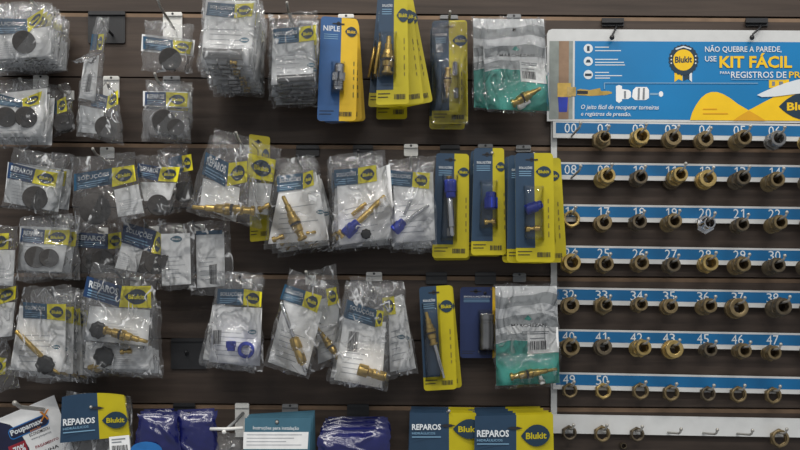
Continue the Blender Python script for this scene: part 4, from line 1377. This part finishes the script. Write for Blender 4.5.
def rosette(s):
    s.poly([(674.5, 70), (682.5, 72), (682.5, 81), (678.5, 79), (674.5, 82)], M['sign_yellow'])
    s.poly([(683, 72), (692, 70), (692, 82), (687.5, 79), (683.5, 81)], M['emblem_navy'])
    s.poly([(689.5, 71), (692, 70), (692, 82), (689.5, 80)], M['ink_white'], 0.0002)
    pts = [(683.5 + (15.2 if i % 2 else 14.2) * math.cos(2 * math.pi * i / 48), 60 + (15.8 if i % 2 else 14.8) * math.sin(2 * math.pi * i / 48)) for i in range(48)]
    s.poly(pts, M['emblem_navy'], 0.0004)
    s.ell(683.5, 60, 10.4, 10.6, M['sign_yellow'], 0.0006)
    s.text('Blukit', [(675, 56.5), (692, 56), (692, 62.5), (675, 63)], M['emblem_navy'], 0.0008)
    for k in range(3):
        s.ell(671.3, 56 + 3.6 * k, 0.8, 0.8, M['ink_white'], 0.0007, 8)
        s.ell(695.7, 56 + 3.6 * k, 0.8, 0.8, M['ink_white'], 0.0007, 8)
    s.poly([(675.5, 48.5), (683.5, 45.8), (691.5, 48.5), (691, 49.8), (683.5, 47.4), (676, 49.8)], M['ink_white'], 0.0007)


sheet_part('rosette_print', rosette, 0.0006)


for w_, q_, m_ in (
        ('NÃO QUEBRE A PAREDE,', [(705, 45), (781.5, 45), (781.5, 53), (705, 53)], M['ink_white']),
        ('USE', [(705, 56), (716.5, 56), (716.5, 61.5), (705, 61.5)], M['ink_white']),
        ('KIT FÁCIL', [(719.5, 53), (792, 53), (792, 68), (719.5, 68)], M['sign_yellow']),
        ('PARA', [(720, 71.3), (730, 71.3), (730, 74), (720, 74)], M['ink_white']),
        ('REGISTROS DE', [(731, 71.5), (786.5, 71.5), (786.5, 78), (731, 78)], M['ink_white']),
        ('PRESSÃO', [(789, 70), (832, 70), (832, 78), (789, 78)], M['sign_yellow']),
        ('O jeito fácil de recuperar torneiras', [(581, 104.5), (659, 105), (659, 111), (581, 110.5)], M['ink_white']),
        ('e registros de pressão.', [(581, 111.5), (631, 112), (631, 117.5), (581, 117)], M['ink_white']),
):
    sheet_part('lettering', lambda s: s.text(w_, q_, m_), 0.0014)
sheet_part('printed_rule', lambda s: s.poly([(604, 82.5), (758, 82.8), (758, 83.6), (604.9, 83.3), (604.9, 89), (604, 89)], M['ink_pale_blue']), 0.0014)
sheet_part('printed_rule', lambda s: s.poly([(731, 79), (786, 79.2), (786, 79.8), (731, 79.6)], M['ink_pale_blue']), 0.0014)
sheet_part('sample_print', lambda s: (s.poly([(769, 80), (789, 79.5), (789, 86), (769, 88)], M['sign_yellow']),
                                      s.poly([(772, 81.5), (775, 81.5), (775, 85.5), (772, 86)], M['ink_grey'], 0.0002),
                                      s.poly([(779, 81.5), (783, 81.5), (783, 84.5), (779, 85)], M['ink_grey'], 0.0002)), 0.0010)
sheet_part('white_swoosh', lambda s: s.poly([(757, 95), (763, 92), (772, 88), (784, 83.5), (796, 80), (815, 76), (XR - 3, 74), (XR - 3, 92), (815, 92), (795, 94), (775, 96.5), (762, 97)], M['ink_white']), 0.0018)

# uprights
slab('upright', [(551, 121), (557, 121), (557, 418), (551, 418)], 0.006, 0.004, M['white_board'], root, org)
slab('upright', [(XR - 8, 124), (XR - 2, 124), (XR - 2, 424), (XR - 8, 424)], 0.006, 0.004, M['white_board'], root, org)

# black clips that carry the header
for px, bx in ((612, 613), (752, 757)):
    hk = empty('hanging_clip', P(bx, 20, 0), 'black clip holding the display header by the icons' if px < 700 else 'black clip holding the display header over the yellow words', 'clip')
    o2 = hk.location
    slab('back_plate', rect(bx - 11, 18, bx + 11, 26), 0.0035, 0.003, M['black_plastic'], hk, o2)
    slab('plate_lip', rect(bx - 11, 19, bx + 11, 22.5), 0.0085, 0.0045, M['black_plastic'], hk, o2)
    sweep('rod', [P(bx + 4, 25, 0.006), P(bx + 3, 28, 0.016), P(px + 1, 34, 0.020), P(px, 37, 0.020)], 0.0015, M['black_plastic'], hk, o2)
    ball('rod_tip', P(px, 37.5, 0.020), 0.0038, M['black_plastic'], hk, o2)

# rails: y of the top edge at x = 553 and at x = 800
RAILS = [(120.5, 124.0), (162.0, 165.2), (204.0, 207.0), (245.3, 248.7), (287.0, 291.0), (329.0, 333.2), (372.0, 377.0), (414.2, 418.5)]
X0 = 553


def rail_y(k, x, dy):
    a, b = RAILS[k]
    return a + (b - a) * (x - 553) / 247 + dy


HOOK_R = 0.0017
HT, HX = 3.5, 0.06     # rise in degrees and sideways lean of the display hooks


def board_hook(base, parent, length=0.046, tilt=HT):
    """steel hook: leaves the rail, rises slightly, ends in an upturned tip with a ball"""
    t = math.radians(tilt)
    dr = Vector((HX, -math.cos(t), math.sin(t))).normalized()
    p1 = base + dr * length
    p2 = p1 + Vector((0.0012, -0.0035, 0.002))
    p3 = p2 + Vector((0.0006, -0.002, 0.0045))
    o = sweep('hook', [base, base + dr * (length * .5), p1, p2, p3], HOOK_R, M['rod_steel'], parent, org)
    # ball end belongs to the same mesh
    bm = bmesh.new()
    bm.from_mesh(o.data)
    bmesh.ops.create_uvsphere(bm, u_segments=8, v_segments=6, radius=0.0027, matrix=Matrix.Translation(p3 - org))
    for f in bm.faces:
        f.smooth = True
    bm.to_mesh(o.data)
    bm.free()
    return dr


def ring_lathe(name, y0, y1, ro, ri, mat, parent, seg=24, ridges=0, taper=1.0):
    """hollow piece along local -Y from y0 (wall side) to y1 (viewer side)"""
    prof = []
    if ridges:
        for i in range(ridges * 2 + 1):
            t = i / (ridges * 2)
            prof.append((y0 + (y1 - y0) * t, (ro if i % 2 else ro * 0.93) * (1 + (taper - 1) * t)))
    else:
        prof = [(y0, ro * 0.95), (y0 + (y1 - y0) * 0.12, ro), (y0 + (y1 - y0) * 0.88, ro * taper), (y1, ro * 0.95 * taper)]
    prof += [(y1, ri * 1.08), (y1 - (y1 - y0) * 0.08, ri), (y0, ri)]
    v, f = [], []
    for (y, r) in prof:
        for i in range(seg):
            a = 2 * math.pi * (i + 0.5) / seg
            v.append((r * math.cos(a), -y, r * math.sin(a)))
    k = len(prof)
    for j in range(k):
        for i in range(seg):
            f.append([j * seg + i, j * seg + (i + 1) % seg, ((j + 1) % k) * seg + (i + 1) % seg, ((j + 1) % k) * seg + i])
    o = mk(name, v, f, mat, parent, None, smooth=seg > 8)
    bm = bmesh.new()
    bm.from_mesh(o.data)
    bmesh.ops.recalc_face_normals(bm, faces=bm.faces)
    bm.to_mesh(o.data)
    bm.free()
    if seg > 8:
        o.data.set_sharp_from_angle(angle=math.radians(32))
    return o


def fitting(label, cx, cy, R, kind, mat, rail, group=None, dn=None, on_hook=True, shift=0.0):
    """hollow fitting threaded on a display hook; (cx, cy) is the middle of its front opening"""
    L = {'adapter': 0.030, 'long': 0.036, 'collar': 0.022, 'ring': 0.010, 'reducer': 0.028}[kind] * (0.8 + R / 50)
    dfront = (DB + 0.004 + L) if dn is None else dn
    r = R * S
    tilt = math.radians(HT)
    dr = Vector((HX, -math.cos(tilt), math.sin(tilt))).normalized()
    front = P(cx, cy, dfront)
    back = front - dr * L
    o = empty('brass_fitting' if mat != 'chrome' else 'chrome_fitting', back, label, 'fitting', group)
    o.rotation_euler = (-tilt, 0, math.atan2(HX, 1))
    m = M[mat]
    if kind == 'adapter':
        hole = 0.58 * r
        ring_lathe('hex_collar', 0.30 * L, 0.56 * L, r * 1.12, hole, m, o, 6)
        ring_lathe('threaded_end', 0, 0.32 * L, r * 0.86, hole, m, o, 24, 4)
        ring_lathe('sleeve', 0.54 * L, L, r * 0.94, hole, m, o, 24)
    elif kind == 'long':
        hole = 0.57 * r
        ring_lathe('threaded_end', 0, 0.5 * L, r * 1.0, hole, m, o, 24, 6)
        ring_lathe('hex_collar', 0.48 * L, 0.72 * L, r * 1.1, hole, m, o, 6)
        ring_lathe('sleeve', 0.70 * L, L, r * 0.92, hole, m, o, 24)
    elif kind == 'collar':
        hole = 0.57 * r
        ring_lathe('flange', 0, 0.35 * L, r * 1.08, hole, m, o, 24)
        ring_lathe('sleeve', 0.33 * L, 0.8 * L, r * 0.86, hole, m, o, 24, 3)
        ring_lathe('rim', 0.78 * L, L, r * 1.0, hole, m, o, 24)
    elif kind == 'reducer':
        hole = 0.52 * r
        ring_lathe('hex_collar', 0, 0.4 * L, r * 1.22, hole, m, o, 6)
        ring_lathe('threaded_end', 0.38 * L, L, r * 0.78, hole, m, o, 24, 5)
    else:
        hole = 0.71 * r
        ring_lathe('hex_ring', 0, 0.6 * L, r * 1.08, hole, m, o, 6)
        ring_lathe('rim', 0.58 * L, L, r * 0.95, hole, m, o, 24)
    # hook line runs along the top of the hole
    up = Vector((0, math.sin(tilt), math.cos(tilt)))
    hp = back + up * (hole - HOOK_R)
    if on_hook:
        t = (hp.y - (-DB)) / dr.y      # back to the rail face
        base = hp - dr * t
        # hang length so that the tip stands proud of the fitting
        board_hook(base, rail, length=(dfront - DB) / math.cos(tilt) + 0.010)
    return o


COLS = [572, 605, 640, 672.5, 706.5, 741, 776, 811]
# number, x, y, radius px, kind, material
FIT = {
    0: [None, (605, 136.5, 8, 'reducer', 'brass_dark'), (642, 135.5, 8.6, 'adapter', 'brass_fitting'), (674, 137, 8.2, 'collar', 'brass_dark'), (706, 138.5, 7.8, 'collar', 'brass_dark'),
        (745, 137, 8.2, 'long', 'brass_dark'), (779, 138, 8.4, 'adapter', 'steel'), (813, 139, 8.2, 'adapter', 'brass_fitting')],
    1: [None, (608, 175, 8.4, 'long', 'brass_fitting'), (641, 176.5, 7.8, 'adapter', 'bronze'), (681, 174, 8.0, 'long', 'brass_fitting'), (708.5, 178, 8.6, 'collar', 'brass_fitting'),
        (744, 177, 8.0, 'long', 'bronze'), (778, 179, 8.2, 'long', 'brass_dark'), (813, 180, 8, 'adapter', 'bronze')],
    2: [(572, 218.5, 8.6, 'ring', 'brass_fitting'), (604.5, 222, 7.8, 'collar', 'brass_dark'), (640, 221, 7.8, 'adapter', 'bronze'), (675, 220.5, 8, 'long', 'brass_dark'), (710, 222.5, 8, 'reducer', 'chrome'),
        (743, 224, 7.2, 'adapter', 'bronze'), (781, 222, 7.8, 'long', 'brass_dark'), (814, 223, 8, 'collar', 'bronze')],
    3: [(572.5, 262, 9.2, 'adapter', 'brass_fitting'), (606.5, 263.5, 8.2, 'adapter', 'brass_dark'), (642, 262.5, 8, 'adapter', 'brass_dark'), (674, 264.5, 7.6, 'adapter', 'bronze'), (711, 262.5, 8.6, 'adapter', 'brass_fitting'),
        (744, 264, 8.2, 'long', 'brass_dark'), (779, 265, 7.8, 'long', 'bronze'), (814, 265, 8, 'long', 'bronze')],
    4: [(571.5, 305, 8.0, 'collar', 'brass_dark'), (606.5, 304.5, 8.0, 'reducer', 'brass_dark'), (641.5, 304, 7.2, 'adapter', 'brass_dark'), (671, 306, 7.4, 'collar', 'brass_dark'), (710.5, 305.5, 7.8, 'long', 'brass_dark'),
        (739.5, 307.5, 9.4, 'collar', 'brass_dark'), (784, 306.5, 9.2, 'long', 'bronze'), (814, 308, 8, 'collar', 'bronze')],
    5: [(571.5, 347, 9.2, 'adapter', 'brass_dark'), (604.5, 347, 7.8, 'collar', 'bronze'), (644, 347.5, 8.4, 'long', 'brass_fitting'), (675, 349, 8.8, 'collar', 'brass_fitting'), (711, 349.5, 7.2, 'adapter', 'bronze'),
        (745, 350.5, 7.6, 'adapter', 'brass_dark'), (775, 352.5, 7.4, 'adapter', 'brass_dark'), (814, 352, 8, 'collar', 'bronze')],
    6: [(570.5, 390.5, 7.4, 'ring', 'brass_dark'), (604, 391, 7.8, 'ring', 'brass_fitting'), (641.5, 391.2, 8.2, 'ring', 'brass_dark'), (672, 393, 8, 'ring', 'brass_dark'), (709, 394, 7.4, 'ring', 'bronze'),
        (739.5, 394.5, 8, 'ring', 'brass_dark'), (774.5, 395.5, 8, 'ring', 'brass_dark'), (811, 397, 8, 'ring', 'bronze')],
    7: [(570, 433, 7.2, 'ring', 'bronze'), (603, 434, 8, 'ring', 'brass_dark'), (638, 434.5, 7, 'ring', 'bronze'), None, None, None, (781, 438.5, 9, 'ring', 'brass_dark'), None],
}
MATWORD = {'brass_fitting': 'bright brass', 'brass_dark': 'dull brass', 'bronze': 'dark bronze', 'chrome': 'chrome', 'steel': 'grey steel'}
KINDWORD = {'adapter': 'adapter with a hexagon collar', 'long': 'long threaded adapter', 'collar': 'flanged sleeve', 'ring': 'hexagon ring nut', 'reducer': 'stepped reducer'}
ONES = 'zero one two three four five six seven eight nine ten eleven twelve thirteen fourteen fifteen sixteen seventeen eighteen nineteen'.split()


def spell(num):
    n = int(num)
    if n < 10:
        return 'zero ' + ONES[n]
    if n < 20:
        return ONES[n]
    return ['twenty', 'thirty', 'forty', 'fifty'][n // 10 - 2] + ('-' + ONES[n % 10] if n % 10 else '')


for k in range(8):
    plainrail = k == 7
    h = 19.0 if plainrail else 17.2
    q = [(X0, rail_y(k, X0, 0)), (XR, rail_y(k, XR, 0)), (XR, rail_y(k, XR, h)), (X0, rail_y(k, X0, h))]
    rail = slab('rail', q, DB - 0.0005, 0.004, M['white_board'], root, org)
    if not plainrail:
        b = [(X0 + 3, rail_y(k, X0 + 3, 2.0)), (XR - 3, rail_y(k, XR - 3, 2.0)), (XR - 3, rail_y(k, XR - 3, 12.6)), (X0 + 3, rail_y(k, X0 + 3, 12.6))]
        s = Sheet(DB - 0.0001)
        s.poly(b, M['rail_blue'])
        s.build('blue_strip', rail, org)
        lip = slab('rail_lip', [(X0, rail_y(k, X0, 13.0)), (XR, rail_y(k, XR, 13.0)), (XR, rail_y(k, XR, 17.2)), (X0, rail_y(k, X0, 17.2))], DB + 0.0022, 0.0027, M['white_board'], rail, org)
        for c, num in enumerate(NUM_ROWS[k]):
            x = COLS[c] - 7.5
            if k == 6:
                x = (563, 596)[c]
            elif k >= 4:
                x -= 2
            s = Sheet(DB + 0.0002)
            y = rail_y(k, x, 2.6)
            for c_, ch in enumerate(num):
                xa = x + 6.5 * c_
                if ch == '1':
                    s.poly([(xa + 0.9, y + 1.9), (xa + 3.2, y + 0.1), (xa + 4.2, y + 0.1), (xa + 4.2, y + 9.5), (xa + 3.0, y + 9.5), (xa + 3.0, y + 1.7), (xa + 1.4, y + 2.9)], M['ink_white'])
                else:
                    s.text(ch, [(xa, y), (xa + 5.5, y), (xa + 5.5, y + 9.5), (xa, y + 9.5)], M['ink_white'])
            s.build('number', rail, org)
    for c, ft in enumerate(FIT[k]):
        if ft is None:
            if k == 7 and c == 7:
                continue
            x = {3: 668, 4: 703, 5: 737}.get(c, 571) if k == 7 else 571
            y = rail_y(k, x, 16.0 if k < 7 else 16.2)
            board_hook(P(x, y, DB - 0.001), rail)
            continue
        x, y, R, kind, mat = ft
        if k < 6 or (k == 6 and c < 2):
            lab = '%s %s hanging under printed number %s' % (MATWORD[mat], KINDWORD[kind], spell(NUM_ROWS[k][c]))
        elif k == 6:
            nb_ = ['', '', 'first fitting past number 50 on the lowest blue rail', 'second fitting past number 50 on the lowest blue rail', 'third fitting past number 50 on the lowest blue rail',
                   'fourth fitting past number 50 on the lowest blue rail', 'fifth fitting past number 50 on the lowest blue rail', 'sixth fitting past number 50 on the lowest blue rail']
            lab = nb_[c]
        else:
            lab = {0: 'dark ring nut on the plain white rail under number 49', 1: 'brass ring nut on the plain white rail under number 50', 2: 'dark ring nut on the plain white rail beside the empty hooks',
                   6: 'large brass ring nut on the plain white rail past the empty hooks'}[c]
        fitting(lab, x, y, R, kind, mat, rail)
# companion pieces sharing a hook
fitting('dark sleeve threaded behind the long adapter under number 11', 675, 178, 8.6, 'collar', 'bronze', rail, dn=0.024, on_hook=False)
fitting('tiny bronze washer clinging below the plain white rail', 624, 446, 3.2, 'ring', 'bronze', rail, dn=0.010, on_hook=False)
